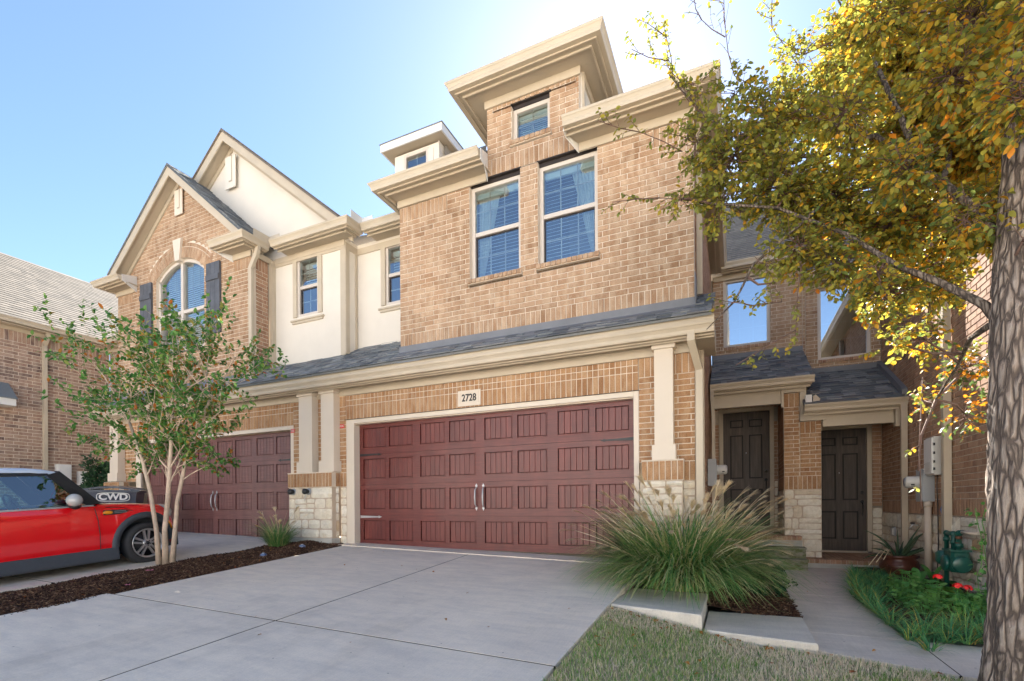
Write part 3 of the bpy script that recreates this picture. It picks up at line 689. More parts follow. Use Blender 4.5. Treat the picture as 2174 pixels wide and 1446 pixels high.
# lower front wall with garage
HD = (-6.22, -1.16)
brick_wall(A, 'garage_wall', 0, YW, [('run', -6.37, -6.22, 1.31, 2.47), ('sold', -6.37, -6.22, 2.47, 2.66), ('sold', HD[0]-.0, HD[1], 2.235, 2.48), ('row', HD[0], HD[1], 2.48, 2.575), ('row', HD[0], HD[1], 2.575, 2.66),
    ('run', -1.16, -.45, 1.27, 2.40), ('sold', -1.16, -.45, 2.40, 2.66), ('run', -6.96, -6.37, 1.31, 2.66), ('sold', -6.37, -6.22, 1.06, 1.31), ('sold', -.6, -.45, 1.02, 1.27)], 'brick_warm', cuts=())
stone_wall(A, 'stone_base', 0, YW, -6.37, -6.22, .02, 1.06, seed=5)
stone_wall(A, 'stone_base', 0, YW, -1.16, -.45, -.25, 1.02, seed=6)
# centre pier (front, right side) and right pier
def pier(th, x0, x1, yf, z0, zs, zc, zt, seed, side=True):
    stone_wall(th, 'stone_pier', 0, yf, x0, x1, z0, zs, seed=seed, back=.185)
    brick_wall(th, 'pier_cap', 0, yf-.012, [('sold', x0-.005, x1+.012, zs, zc)], 'brick_warm', thick=.2)
    if side:
        stone_wall(th, 'stone_pier_side', 90, x1, yf+.095, YW-.01, z0, zs, seed=seed+3, back=.12)
        brick_wall(th, 'pier_cap_side', 90, x1+.012, [('sold', yf+.08, YW, zs, zc)], 'brick_warm')
    m = MB(); m.box(x0-.004, x1+.01, yf-.01, YW-.001, zc+.001, zc+.014); th.part('cap_mortar', m, MT['mortar'])
pier(A, -7.42, -6.374, 6.46, .16, 1.06, 1.31, 0, 11)
m = MB(); m.box(-7.42, -6.372, 6.45, YW, -.12, .158); m.box(-6.372, -6.23, YW-.01, YW+.05, -.1, .02); A.part('foundation', m, MT['foundation'])
pier(A, -1.09, -.59, 6.46, -.3, 1.02, 1.27, 0, 21)
def column(th, x0, x1, yf, z0, z1, cap=True):
    m = MB(); m.box(x0, x1, yf, YW-.002, z0+.19, z1-.1); m.box(x0-.03, x1+.03, yf-.03, YW-.002, z0, z0+.189)
    m.box(x0-.028, x1+.028, yf-.028, YW-.002, z1-.099, z1); return th.part('column', m, MT['column'])
column(A, -6.655, -6.36, 6.50, 1.326, 2.80)
column(A, -.935, -.705, 6.50, 1.286, 2.80)
# garage door trim
t = MB(); t.box(-6.22, -6.05, YW+.01, YW+.05, 0.0, 2.235); t.box(-6.07, -6.05, YW+.051, YW+.2, 0.0, 2.13); t.box(-6.22, HD[1], YW-.005, YW+.06, 2.13, 2.233) if False else t.box(-6.048, -1.23, YW+.01, YW+.05, 2.165, 2.233)
t.box(-1.228, -1.162, YW+.01, YW+.05, -.1, 2.233); t.box(-6.048, -1.23, YW+.051, YW+.2, 2.15, 2.17); A.part('garage_door_trim', t, MT['column'])
t = MB(); t.box(-6.25, -1.13, YW-.012, YW+.08, 2.2335, 2.2395); A.part('lintel', t, MT['lintel'])

def garage_door(th, x0, x1, z0, z1, y, mh, mv, nsec=8, hardware=True, label=None):
    d = MB(); H = (z1-z0)/4; W = (x1-x0)
    G = th.part('garage_door', d.box(x0, x1, y+.035, y+.06, z0, z1), MT['garage_dk'], label=label)
    for r_ in range(4):
        a, b = z0+r_*H+.002, z0+(r_+1)*H-.002; s = MB()
        pz0, pz1 = a+.10, b-.07
        xs_ = []
        for k in range(nsec):
            c = x0+W*(k+.5)/nsec; hw = W/nsec/2-(.055 if True else 0); xs_.append((c-hw+(.02 if k % 2 == 0 else -.02), c+hw+(.02 if k % 2 == 0 else -.02)))
        s.box(x0, x1, y, y+.034, a, pz0); s.box(x0, x1, y, y+.034, pz1, b); e = x0
        for p, q in xs_: s.box(e, p, y+.0001, y+.034, pz0, pz1); e = q
        s.box(e, x1, y+.0001, y+.034, pz0, pz1)
        sec = th.part('door_section', s, MT[mh], parent=G)
        for p, q in xs_:
            pm = MB(); fr = .012     # raised lip
            for bx in ((p, p+fr, pz0, pz1), (q-fr, q, pz0, pz1), (p+fr, q-fr, pz0, pz0+fr), (p+fr, q-fr, pz1-fr, pz1)): pm.box(bx[0], bx[1], y-.006, y+.02, bx[2], bx[3])
            th.part('panel_moulding', pm, MT[mh], parent=G)
            n = 5; w = (q-p-2*fr-.02)/n
            for k in range(n):
                c = p+fr+.01+(k+.5)*w
                th.piece('plank', (round(w-.004, 3), .02, round(pz1-pz0-2*fr-.02, 3)), rz(0, (c, y+.018, (pz0+pz1)/2)), MT[mv], random.random(), G, 'brick')
    c = (x0+x1)/2
    if hardware:
        for sx in (-.062, .062):
            m = MB(); zc = z0+H*2-.24
            m.tube([(c+sx, y-.005, zc+.16), (c+sx+sx*.1, y-.04, zc+.11), (c+sx+sx*.1, y-.05, zc), (c+sx+sx*.1, y-.04, zc-.11), (c+sx, y-.005, zc-.16)], [.008, .011, .013, .011, .008], 8)
            for e in (1, -1):
                zz = zc+e*.165; m.ext([(c+sx, y-.008, zz+e*.05), (c+sx+.02, y-.008, zz+e*.01), (c+sx+.007, y-.008, zz-e*.02), (c+sx-.007, y-.008, zz-e*.02), (c+sx-.02, y-.008, zz+e*.01)], (0, .007, 0))
            th.part('door_handle', m, MT['silver'], parent=G)
        for e, xx in ((1, x0+.02), (-1, x1-.02)):
            for zz, mt in ((z0+H*3-.01, 'black'), (z0+H-.02, 'silver')):
                if e < 0 and mt == 'silver': continue
                m = MB(); L = .40; h = .022
                m.ext([(xx, y-.012, zz-h), (xx+e*L, y-.012, zz-h*.45), (xx+e*L, y-.012, zz-h), (xx+e*(L+.07), y-.012, zz), (xx+e*L, y-.012, zz+h), (xx+e*L, y-.012, zz+h*.45), (xx, y-.012, zz+h)], (0, .011, 0))
                th.part('hinge_strap', m, MT[mt], parent=G)
    return G
garage_door(A, -6.05, -1.23, .012, 2.165, 6.80, 'garage', 'garage_v')
# number plaque
def plaque(th, x, z, y, txt, w=.40, h=.24):
    m = MB(); m.box(x-w/2, x+w/2, y-.02, y+.01, z-h/2, z+h/2)
    P = th.part('number_plaque', m, MT['column']); m = MB(); a = .045
    for q in ((x-w/2+a, x+w/2-a, z+h/2-a, z+h/2-a+.014), (x-w/2+a, x+w/2-a, z-h/2+a-.014, z-h/2+a), (x-w/2+a-.014, x-w/2+a, z-h/2+a-.014, z+h/2-a+.014), (x+w/2-a, x+w/2-a+.014, z-h/2+a-.014, z+h/2-a+.014)):
        m.box(q[0], q[1], y-.027, y-.0201, q[2], q[3])
    th.part('plaque_rim', m, MT['column'], parent=P)
    text_part('house_number', txt, .135, 'digit', P, Vector((x, y-.024, z))-th.L, .003, .0022, (.95, 1.15, 1))
plaque(A, -3.73, 2.38, YW, '2728')
# lower skirt roof, gutter, soffit
def zr(y): return 3.55-.66*(7.13-y)
sv = Vector((0, 1, .66)).normalized()
shingles(A, (-6.67, 6.30, zr(6.30)), (1, 0, 0), sv, 6.43, (7.6-6.3)/sv.y, mask=lambda v: (0, 6.43) if v*sv.y < .33 else (0, 1.63), name='skirt_roof', seed=4)
shingles(A, (-.44, 6.64, zr(6.64)), (1, 0, 0), sv, .22, .62, name='skirt_roof_return', seed=5)
f = MB(); pr_ = [(-5.05, YW-.012, zr(YW)+.02), (-5.05, YW-.012, zr(YW)+.12), (-5.05, YW-.006, zr(YW)+.12), (-5.05, YW-.004, zr(YW)+.0), (-5.05, 6.47, zr(6.47)+.012), (-5.05, 6.47, zr(6.47)+.022)]
f.ext(pr_, (4.61, 0, 0)); f.box(-.445, -.436, 6.6, 7.3, zr(6.6)+.0, 3.66); A.part('flashing', f, MT['flash'])
def skirt_eave(th, x0, x1, zt=2.89, yf=6.24):
    g = MB(); yb = yf+.115; sweepm(g, GUT, (x0, yb, zt), (x1, yb, zt), (0, -1, 0)); th.part('gutter', g, MT['trim'])
    f = MB(); f.box(x0, x1-.002, yb+.001, yb+.02, zt-.135, zt+.1); f.box(x0, x1-.004, yb+.06, yb+.08, zt-.15, zt-.115); th.part('fascia', f, MT['trim'])
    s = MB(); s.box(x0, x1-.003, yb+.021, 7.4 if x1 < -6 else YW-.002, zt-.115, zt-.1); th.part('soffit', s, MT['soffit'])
    q = MB(); q.box(x0, min(x1, -.45), YW-.03, YW-.002, zt-.235, zt-.116); th.part('frieze_board', q, MT['trim'])
skirt_eave(A, -6.668, -.21)
m = MB(); m.box(-.45, -.22, 6.36, 7.3, 2.76, zr(6.36)-.03); A.part('roof_end_board', m, MT['trim'])
# main eaves
eave(A, -5.32, -3.33, 6.19, YW, 5.88, 'L', (-5.06, -3.41), side_depth=1.8)
eave(A, -2.06, -.12, 6.19, YW, 5.88, 'R', (-1.95, -.43), side_depth=5.35)
m = MB()
for x0, x1 in ((-3.335, -3.40), (-2.06, -1.95)):    # grey boxed eave ends against the dormer
    m.ext([(x0, 6.30, 5.74), (x0, 6.30, 5.90), (x1, YW-.002, 6.06), (x1, YW-.002, 5.64), (x0, 6.42, 5.73)], (.012 if x0 < -3 else -.012, 0, 0))
A.part('eave_end', m, MT['white'])
m = MB(); m.ext([(-3.41, 6.35, 5.92), (-3.41, 6.5, 6.05), (-3.41, YW-.003, 6.2), (-3.41, YW-.003, 5.95)], (-.12, 0, 0)); A.part('roof_edge', m, MT['shingle'])
eave(A, -3.87, -1.495, 6.19, YW, 6.96, 'LR', (-3.425, -1.925), side_depth=2.6)
m = MB(); m.box(-1.955, -1.93, YW+.095, 9.2, 5.8, 6.85); m.box(-3.40, -3.375, YW+.14, 9.2, 5.8, 6.85); A.part('dormer_cheek', m, MT['stucco'])
m = MB(); m.box(-1.955, -1.90, YW+.1, 9.2, 6.72, 6.84); m.box(-1.955, -1.90, YW+.1, YW+.15, 5.9, 6.719); A.part('frieze_board', m, MT['trim'])
# dormer hip roof
m = MB(); zt = 6.97
m.add([(-3.76, 6.30, zt), (-1.60, 6.30, zt), (-1.60, 9.2, zt), (-3.76, 9.2, zt), (-2.68, 7.38, zt+.6), (-2.68, 9.2, zt+.6)], [(0, 1, 4), (1, 2, 5, 4), (3, 0, 4, 5), (2, 3, 5), (0, 3, 2, 1)])
A.part('dormer_roof', m, MT['shingle'])
# main roof body (mostly out of sight), built up only to shade the path
m = MB(); m.add([(-5.25, 6.28, 5.9), (-3.41, 6.28, 5.9), (-3.41, 9.49, 7.83), (-5.2, 11.3, 8.9), (-5.25, 11.3, 8.9)], [(0, 1, 2, 3, 4)]); m.add([(-3.41, 6.8, 6.21), (-1.93, 6.8, 6.21), (-1.93, 8.01, 6.94), (-3.41, 9.49, 7.83)], [(0, 1, 2, 3)])
m.add([(-1.93, 6.28, 5.9), (-.2, 6.28, 5.9), (-1.93, 8.01, 6.94)], [(0, 1, 2)]); m.add([(-.2, 6.28, 5.9), (-.2, 15, 5.9), (-5.2, 15, 8.9), (-5.2, 11.3, 8.9)], [(0, 1, 2, 3)]); m.add([(-8.0, 11.3, 8.9), (-5.2, 11.3, 8.9), (-5.2, 15, 8.9), (-8, 15, 8.9)], [(0, 1, 2, 3)]); m.add([(-6.7, 7.2, 5.95), (-5.25, 7.2, 5.95), (-5.25, 11.3, 8.4), (-6.7, 11.3, 8.4)], [(0, 1, 2, 3)])
A.part('shading_main_roof', m, MT['shingle_brown'])
# small white dormer
DX0, DX1, DY = -5.545, -4.62, 7.2
m = MB(); m.box(DX0, DX0+.1, DY, DY+.02, 6.1, 7.0); m.box(DX1-.1, DX1, DY, DY+.02, 6.1, 7.0); m.box(DX0+.1, DX1-.1, DY+.0, DY+.02, 6.93, 7.0)
m.box(DX0+.1, DX0+.2, DY-.012, DY+.018, 6.1, 6.93); m.box(DX1-.2, DX1-.1, DY-.012, DY+.018, 6.1, 6.93)
m.box(DX1-.02, DX1-.001, DY+.021, DY+1.6, 6.1, 7.02); m.box(DX0+.001, DX0+.02, DY+.021, DY+1.6, 6.1, 7.02); m.box(DX0, DX1, DY+.2, DY+1.6, 6.0, 6.1); m.box(DX1-.002, DX1+.012, DY, DY+.09, 6.1, 7.02); m.box(DX1-.002, DX1+.012, DY+.09, DY+1.6, 6.9, 7.02)
A.part('small_dormer_wall', m, MT['stucco'])
window(A, 0, DY-.03, DX0+.2, DX1-.2, 6.45, 6.97, split=None, cols=2, rows=2, rec=.02, fr=.05, name='small_dormer_window')
m = MB(); e = .18
for q in ((DX0-e, DX1+e, DY-e, DY-e+.025), (DX0-e, DX0-e+.025, DY-e+.026, DY+1.5), (DX1+e-.025, DX1+e, DY-e+.026, DY+1.5)): m.box(q[0], q[1], q[2], q[3], 7.03, 7.16)
A.part('small_dormer_fascia', m, MT['white'])
m = MB(); m.box(DX0-e+.026, DX1+e-.026, DY-e+.026, DY+1.5, 7.035, 7.05); A.part('small_dormer_soffit', m, MT['soffit'])
m = MB(); m.add([(DX0-e-.02, DY-e-.02, 7.162), (DX1+e+.02, DY-e-.02, 7.162), (DX1+e+.02, DY+1.5, 7.162), (DX0-e-.02, DY+1.5, 7.162), (-5.08, DY+.55, 7.42), (-5.08, DY+1.5, 7.42)], [(0, 1, 4), (1, 2, 5, 4), (3, 0, 4, 5), (2, 3, 5), (0, 3, 2, 1)])
A.part('small_dormer_roof', m, MT['shingle'])
# stucco bay right part
def stucco_bay(th, x0, x1, y, z0, z1, win, sillz, corner=None, topz=5.70):
    m = MB(); a, b, c, d = win
    for q in ((x0, a, z0, z1), (b, x1, z0, z1), (a, b, z0, c), (a, b, d, z1)):
        if q[1] > q[0]: m.box(q[0], q[1], y, y+.12, q[2], q[3])
    th.part('stucco_wall', m, MT['stucco'])
    t = MB(); t.box(x0, x1, y-.02, y-.001, topz-.12, topz); t.box(b, b+.10, y-.025, y-.001, c, d+.08 if d+.08 < topz-.12 else topz-.121)
    t.box(a-.10, a, y-.025, y-.001, c, topz-.121)
    t.box(a-.15, b+.15, y-.05, y-.001, sillz-.03, sillz); t.box(a-.12, b+.12, y-.03, y-.001, sillz-.075, sillz-.031)
    th.part('window_surround', t, MT['trim'])
    window(th, 0, y, a, b, c, d, split=.5, cols=2, rows=4, rec=.01, fr=.05, blind=(.05, .45))
stucco_bay(A, -6.66, -5.05, 7.45, 3.6, 5.78, (-5.97, -5.38, 4.50, 5.62), 4.45)
m = MB(); m.box(-6.672, -6.655, 7.14, 7.45, 3.6, 5.78); A.part('stucco_return', m, MT['stucco'])
m = MB(); m.box(-6.655, -6.64, 7.12, 7.22, 3.6, 5.70); m.box(-6.655, -6.64, 7.38, 7.44, 3.6, 5.70); m.box(-6.655, -6.638, 7.22, 7.44, 5.58, 5.7); m.box(-6.77, -6.655, 7.115, 7.129, 3.58, 5.70); A.part('corner_board', m, MT['trim'])
eave(A, -6.20, -5.05, 7.0, 7.45, 5.88)
m = MB(); m.box(-6.2, -5.05, 7.12, 7.14, 5.88, 5.9); A.part('low_roof', m, MT['shingle_brown'])
def splash(th, x, y, z, l1, l2):
    m = MB(); m.box(x-l1, x, y-.003, y, z, z+.13); m.box(x-.003, x, y-l2, y-.004, z, z+.13); th.part('gutter_splash_guard', m, MT['trim'])
m = MB(); m.box(-6.21, -6.207, 6.79, 7.10, 5.87, 6.02); m.box(-6.205, -5.98, 7.095, 7.099, 5.87, 6.02); A.part('splash_guard', m, MT['white'])
# downspouts of the middle house
def spout(th, pts, w=.075, d=.05, mat='trim', name='downspout', label=None):
    m = MB(); P = [Vector(p) for p in pts]
    for i in range(len(P)-1):
        t = (P[i+1]-P[i]); L = t.length; t.normalize(); x = Vector((1, 0, 0)) if abs(t.x) < .7 else Vector((0, 1, 0))
        y = t.cross(x).normalized(); x = y.cross(t).normalized()
        c = [P[i]-t*.012+x*a*w/2+y*b*d/2 for a, b in ((-1, -1), (1, -1), (1, 1), (-1, 1))]
        m.ext(c, t*(L+.024))
    return th.part(name, m, MT[mat], label=label)
spout(A, [(-.47, 6.30, 2.80), (-.47, 6.30, 2.70), (-.40, 6.62, 2.42), (-.40, 6.62, -.1)], .085, .06)
spout(A, [(-.405, 6.95, 5.75), (-.405, 6.95, 3.5)], .07, .05)
spout(A, [(-.405, 7.0, 3.2), (-.405, 7.0, -.2)], .09, .06)
m = MB(); m.tube([(-5.19, 7.28, 5.76), (-5.19, 7.25, 5.62), (-5.15, 7.1, 5.56), (-5.10, 7.3, 5.5), (-5.10, 7.36, 5.4), (-5.10, 7.38, 3.85), (-5.12, 7.3, 3.74), (-5.16, 7.2, 3.70)], .04, 8); A.part('downspout', m, MT['trim'])

# ---- courtyard wing of the middle house (left entry)
YD = 11.75
WA, WB = (-.20, .705, 4.14, 5.63), (1.57, 2.465, 3.64, 5.14)
brick_wall(A, 'wing_wall', 0, YD, [('run', -.42, 1.30, 3.70, 5.72), ('run', 1.3, 1.35, 3.3, 5.72)], 'brick', [WA, (WA[0]-.02, WA[1]+.02, WA[2]-.075, WA[2])])
mm = MB(); mm.box(WA[0]-.02, WA[1]+.02, YD-.015, YD+.1, WA[2]-.07, WA[2]-.002); sl = A.part('window_sill', mm, MT['mortar'])
for i in range(12): A.piece('brick', (.07, .1, .066), rz(0, (WA[0]+(i+.5)*.0755, YD+.022, WA[2]-.036)), MT['brick_brown'], random.random(), sl)
window(A, 0, YD, *WA, split=None, cols=3, rows=4, rec=.05, fr=.06, glass='glass_wing', name='tall_window', mun='greybox')
brick_wall(A, 'porch_wall', 0, YD, [('run', -.42, .84, .22, 2.46), ('row', -.42, .84, 2.77, 2.93)], 'brick_brown', [(-.31, .76, .0, 2.77)], mortar='mortar_dark')
stone_wall(A, 'porch_stone', 0, YD-.01, .76, .84, .22, 1.2, seed=31)
# entry door
def entry_door(th, x0, x1, z0, z1, y, name='front_door', label=None, handle=True):
    t = MB(); t.box(x0-.075, x0, y-.03, y+.05, z0, z1+.075); t.box(x1, x1+.075, y-.03, y+.05, z0, z1+.075); t.box(x0, x1, y-.03, y+.05, z1, z1+.075); t.box(x0-.0, x1+.0, y-.04, y+.05, z0-.03, z0)
    F = th.part('door_frame', t, MT['trim'])
    W, H = x1-x0, z1-z0; y2 = y+.03; d = MB(); d.box(x0+.004, x1-.004, y2+.022, y2+.05, z0, z1-.004)
    D_ = th.part(name, d, MT['door_gr'], label=label)
    cols = [(x0+W*.15, x0+W*.44), (x0+W*.56, x0+W*.85)]; rws = [(z0+H*.095, z0+H*.325), (z0+H*.415, z0+H*.80), (z0+H*.865, z0+H*.935)]
    s = MB(); e = z0
    for a, b in rws:
        s.box(x0+.004, x1-.004, y2, y2+.021, e, a); xx = x0+.004
        for c, q in cols: s.box(xx, c, y2+.0001, y2+.021, a, b); xx = q
        s.box(xx, x1-.004, y2+.0001, y2+.021, a, b); e = b
    s.box(x0+.004, x1-.004, y2, y2+.021, e, z1-.004); th.part('door_rail', s, MT['door'], parent=D_)
    for a, b in rws:
        for c, q in cols:
            p = MB(); k = .03; p.ext([(c+k, y2+.002, a+k), (q-k, y2+.002, a+k), (q-k, y2+.002, b-k), (c+k, y2+.002, b-k)], (0, .02, 0)); th.part('door_panel', p, MT['door'], parent=D_)
    m = MB(); m.lathe(((x0+x1)/2, y2-.004, z0+H*.64), [(.008, 0), (.01, .006)], 8, (0, 1, 0)); th.part('peephole', m, MT['silver'], parent=D_)
    if handle:
        m = MB(); hx = x1-.075; m.lathe((hx, y2-.02, z0+H*.40), [(.02, 0), (.033, .01), (.033, .02)], 12, (0, 1, 0)); m.lathe((hx, y2-.02, z0+H*.475), [(.02, 0), (.03, .01), (.03, .02)], 12, (0, 1, 0))
        m.tube([(hx, y2-.01, z0+H*.39), (hx, y2-.06, z0+H*.37), (hx, y2-.065, z0+H*.32), (hx, y2-.01, z0+H*.29)], .011, 8); m.sph((hx, y2-.05, z0+H*.475), .022); th.part('door_lever', m, MT['black'], parent=D_)
entry_door(A, -.225, .685, .235, 2.70, YD)
# pier between the entries
brick_wall(A, 'entry_pier', 0, 10.44, [('sold', .84, 1.44, .97, 1.22), ('run', .84, 1.10, 1.22, 2.50), ('sold', .84, 1.10, 2.50, 2.76), ('run', 1.10, 1.44, 1.22, 2.0), ('sold', 1.10, 1.35, 2.0, 2.22), ('run', 1.35, 1.44, 2.0, 2.22)], 'brick_warm')
stone_wall(A, 'entry_pier_stone', 0, 10.425, .84, 1.44, -.34, .97, seed=41, rowh=(.12, .26))
brick_wall(A, 'entry_pier_side', -90, .84, [('run', 10.54, 11.74, 1.22, 2.75), ('sold', 10.54, 11.74, .97, 1.22)], 'brick_brown', mortar='mortar_dark')
stone_wall(A, 'entry_pier_side_stone', -90, .83, 10.53, 11.73, .12, .97, seed=43)
m = MB(); m.box(1.0, 1.43, 10.6, 11.7, -.3, 2.75); m.box(.9, 1.3, 10.6, 11.74, 2.2, 2.75); A.part('pier_core', m, MT['trim'])
# entry landing and steps
m = MB(); m.box(-.40, 1.10, 10.16, 11.74, -.5, .045); A.part('landing', m, MT['foundation'])
ld = A.part('landing_edge', MB().box(-.40, 1.10, 10.155, 11.74, .0451, .118), MT['mortar_dark'])
for i in range(19): A.piece('brick', (.07, .22, .072), rz(0, (-.36+i*.0785, 10.255, .086)), MT['brick_brown'], random.random(), ld)
for i in range(19):
    for k in range(6): A.piece('brick', (.07, .2, .012), rz(0, (-.36+i*.0785, 10.47+k*.21, .118)), MT['brick_brown'], random.random(), ld)
for k, (y0, zt) in enumerate(((9.86, -.06), (9.56, -.24))):
    m = MB(); m.box(-.42, 1.12-.006*k, y0, 10.154-.3*k if k else 10.154, -.6, zt-.03); m.box(-.43, 1.13-.006*k, y0-.02, 10.154 if k == 0 else 9.855, zt-.03, zt); A.part('entry_step', m, MT['moss'])
# porch roofs
def porch_roof(th, x0, x1, ye, zt, ytop, ztop, seed, left_ds=None):
    g = MB(); sweepm(g, GUT, (x0, ye+.115, zt), (x1, ye+.115, zt), (0, -1, 0)); th.part('porch_gutter', g, MT['trim'])
    m = MB(); m.box(x0, x1-.03, ye+.116, ye+.135, zt-.13, zt+.02); m.box(x0, x1-.05, ye+.18, ye+.20, zt-.17, zt-.12); th.part('porch_fascia', m, MT['trim'])
    s = MB(); s.box(x0, x1-.03, ye+.136, YD-.002, zt-.13, zt-.115); th.part('porch_ceiling', s, MT['soffit'])
    v = Vector((0, ytop-(ye+.1), ztop-zt)); shingles(th, (x0, ye+.10, zt+.012), (1, 0, 0), v.normalized(), x1-x0, v.length, name='porch_roof', seed=seed, expo=.125)
    f = MB(); f.box(x0, x1, YD-.02, YD-.003, ztop-.02, ztop+.11); f.box(x0, x1, YD-.10, YD-.02, ztop-.03, ztop+.0); th.part('roof_flashing', f, MT['flash'])
porch_roof(A, -.42, 1.30, 10.08, 2.99, YD-.02, 3.87, 8)
m = MB(); m.box(-.40, .84, 10.42, 10.54, 2.58, 2.86); m.box(.84, 1.20, 10.36, 10.5, 2.76, 2.86); m.box(.80, .84, 10.37, 10.46, 2.50, 2.86); A.part('porch_beam', m, MT['trim'])
m = MB(); m.box(1.10, 1.20, 10.38, 10.44, 2.22, 2.759); m.box(1.1, 1.5, 10.37, 10.435, 2.22, 2.38); A.part('pier_trim', m, MT['trim'])
spout(A, [(-.385, 10.14, 2.88), (-.385, 10.14, 2.75), (-.365, 10.2, 2.4), (-.365, 10.2, -.2)], .06, .05)
m = MB(); m.box(1.17, 1.27, 10.22, 10.30, 2.50, 2.66); A.part('floodlight_box', m, MT['white']); m = MB(); m.ext([(1.29, 10.24, 2.5), (1.29, 10.24, 2.64), (1.33, 10.24, 2.66), (1.40, 10.24, 2.58), (1.38, 10.24, 2.50)], (0, .08, 0)); A.part('floodlight_bracket', m, MT['trim'])
m = MB(); m.box(-.55, 1.42, 12.0, 12.1, -.4, 3.85); A.part('unseen_inner_wall', m, MT['room'])  # unseen wall added to stop sunlight leaking around the left entry door
# wing eave and roof
eave(A, -.235, 1.30, 11.35, YD, 5.84, frieze=(-.40, 1.3))
sv2 = Vector((0, 1, .85)).normalized()
shingles(A, (-.6, 11.45, 5.84), (1, 0, 0), sv2, 1.9, 5.4, 'shingle_pale', name='wing_roof', seed=9)

A.finish()
# keyholders and little signs on the front
def little(name, label, cat, mb, mat, loc=(0, 0, 0), group=None):
    o = link(name, mb.mesh(name, loc), MT[mat]); o.location = loc; o['label'] = label; o['category'] = cat
    if group: o['group'] = group
    return o
def fdc_sign(x, z, lab):
    t = Thing('fire_sign', lab, 'sign', (x, YW-.01, z)); t.part('sign_plate', MB().box(x-.05, x+.05, YW-.014, YW-.008, z-.035, z+.035), MT['red_label'])
    text_part('sign_text', 'FDC', .05, 'white', t.o, (0, -.006, 0), .001)
fdc_sign(-6.30, 2.13, 'small red FDC sign on the brick to the left of the 2728 garage door')
fdc_sign(-7.50, 2.13, 'small red FDC sign beside the neighbouring garage door, partly behind a column')
for x, lab in ((-7.28, 'left of the two dark hose connections on the centre stone pier'), (-6.92, 'right of the two dark hose connections, the one with a chain, on the stone pier')):
    t = Thing('fire_connection', lab, 'pipe fitting', (x, 6.40, .985), 'hose connections on the centre pier')
    m = MB(); m.lathe((x, 6.46, .985), [(.035, 0), (.035, .05), (.05, .052), (.052, .10), (.03, .11), (.018, .125)], 14, (0, -1, 0)); t.part('cap', m, MT['black'])
    m = MB(); m.lathe((x, 6.46, .985), [(.06, -.01), (.06, .012)], 14, (0, -1, 0)); t.part('wall_ring', m, MT['greybox'])
    if 'chain' in lab:
        m = MB(); m.tube([(x+.03, 6.38, .96), (x+.03, 6.37, .88), (x-.01, 6.38, .82), (x-.03, 6.4, .86), (x-.02, 6.41, .92)], .006, 5); t.part('chain', m, MT['steel'])

# ------------------------------------------------------------------ left townhouse (2732)
B = Thing('townhouse', 'left brick townhouse with the arched window, dark shutters and cream stucco gable', 'townhouse', (-10.5, 9, 0))
XA = -10.78
gable = lambda z: (XA-(7.72-z)/.85, XA+(7.72-z)/.85) if z > 5.78 else (-13.13, -8.60)
WC = (-11.66, -10.03, 4.10, 6.06)
arch_r = 1.18; arch_c = (XA-.065, 6.06-arch_r)
def archtop(x): 
    d = arch_r*arch_r-(x-arch_c[0])**2
    return arch_c[1]+math.sqrt(max(0, d))
spring = arch_c[1]+math.sqrt(arch_r**2-.815**2)
wcuts = [(WC[0], WC[1], WC[2]-.08, spring)]
nz_ = int((6.06-spring)/BH)+1
for i in range(8):
    z = spring+i*.045; d = arch_r**2-(z+.02-arch_c[1])**2
    if z < 6.06 and d > 0: hw = math.sqrt(d); wcuts.append((arch_c[0]-hw, arch_c[0]+hw, z, z+.045))
ro = arch_r+.34
for i in range(10):
    z = 5.55+i*BH; zz = z+BH/2; d = ro**2-(zz-arch_c[1])**2
    if d > 0 and zz > spring+.12: hw = min(1.06, math.sqrt(d))-.03; wcuts.append((arch_c[0]-hw, arch_c[0]+hw, z, z+BH))
brick_wall(B, 'upper_wall', 0, YW, [('run', -13.13, -8.60, 2.66, 5.42), ('run', -12.55, -9.1, 5.42, 5.66), ('sold', -13.13, -12.55, 5.42, 5.66), ('sold', -9.1, -8.60, 5.42, 5.66), ('run', -13.13, -8.60, 5.66, 7.72, gable)], 'brick', wcuts)
am = MB(); n = 40; a0, a1 = math.radians(41), math.radians(139)
pts = [(arch_c[0]+r_*math.cos(a0+(a1-a0)*i/n), arch_c[1]+r_*math.sin(a0+(a1-a0)*i/n)) for r_ in (arch_r, ro+.02) for i in range(n+1)]
am.add([(x, YW+.006, z) for x, z in pts]+[(x, YW+.14, z) for x, z in pts], [(i, i+1, n+2+i, n+1+i) for i in range(n)]+[(i, 2*n+2+i, 2*n+3+i, i+1) for i in range(n)])
arc = B.part('brick_arch', am, MT['mortar'])
for rr, hh, nn in ((arch_r+.115, .225, 26), (arch_r+.275, .07, 24)):
    for i in range(nn):
        a = a0+(a1-a0)*(i+.5)/nn; w = rr*(a1-a0)/nn
        m = Matrix.Translation((arch_c[0]+rr*math.cos(a), YW+.045-.004, arch_c[1]+rr*math.sin(a))) @ Matrix.Rotation(math.pi/2-a, 4, 'Y')
        B.piece('brick', (round(w-.009, 3), .09, hh), m, MT['brick'], random.random(), arc)
m = MB(); kx = arch_c[0]; m.ext([(kx-.07, YW-.05, 6.0), (kx+.07, YW-.05, 6.0), (kx+.14, YW-.05, 6.46), (kx-.14, YW-.05, 6.46)], (0, .12, 0)); B.part('keystone', m, MT['column'])
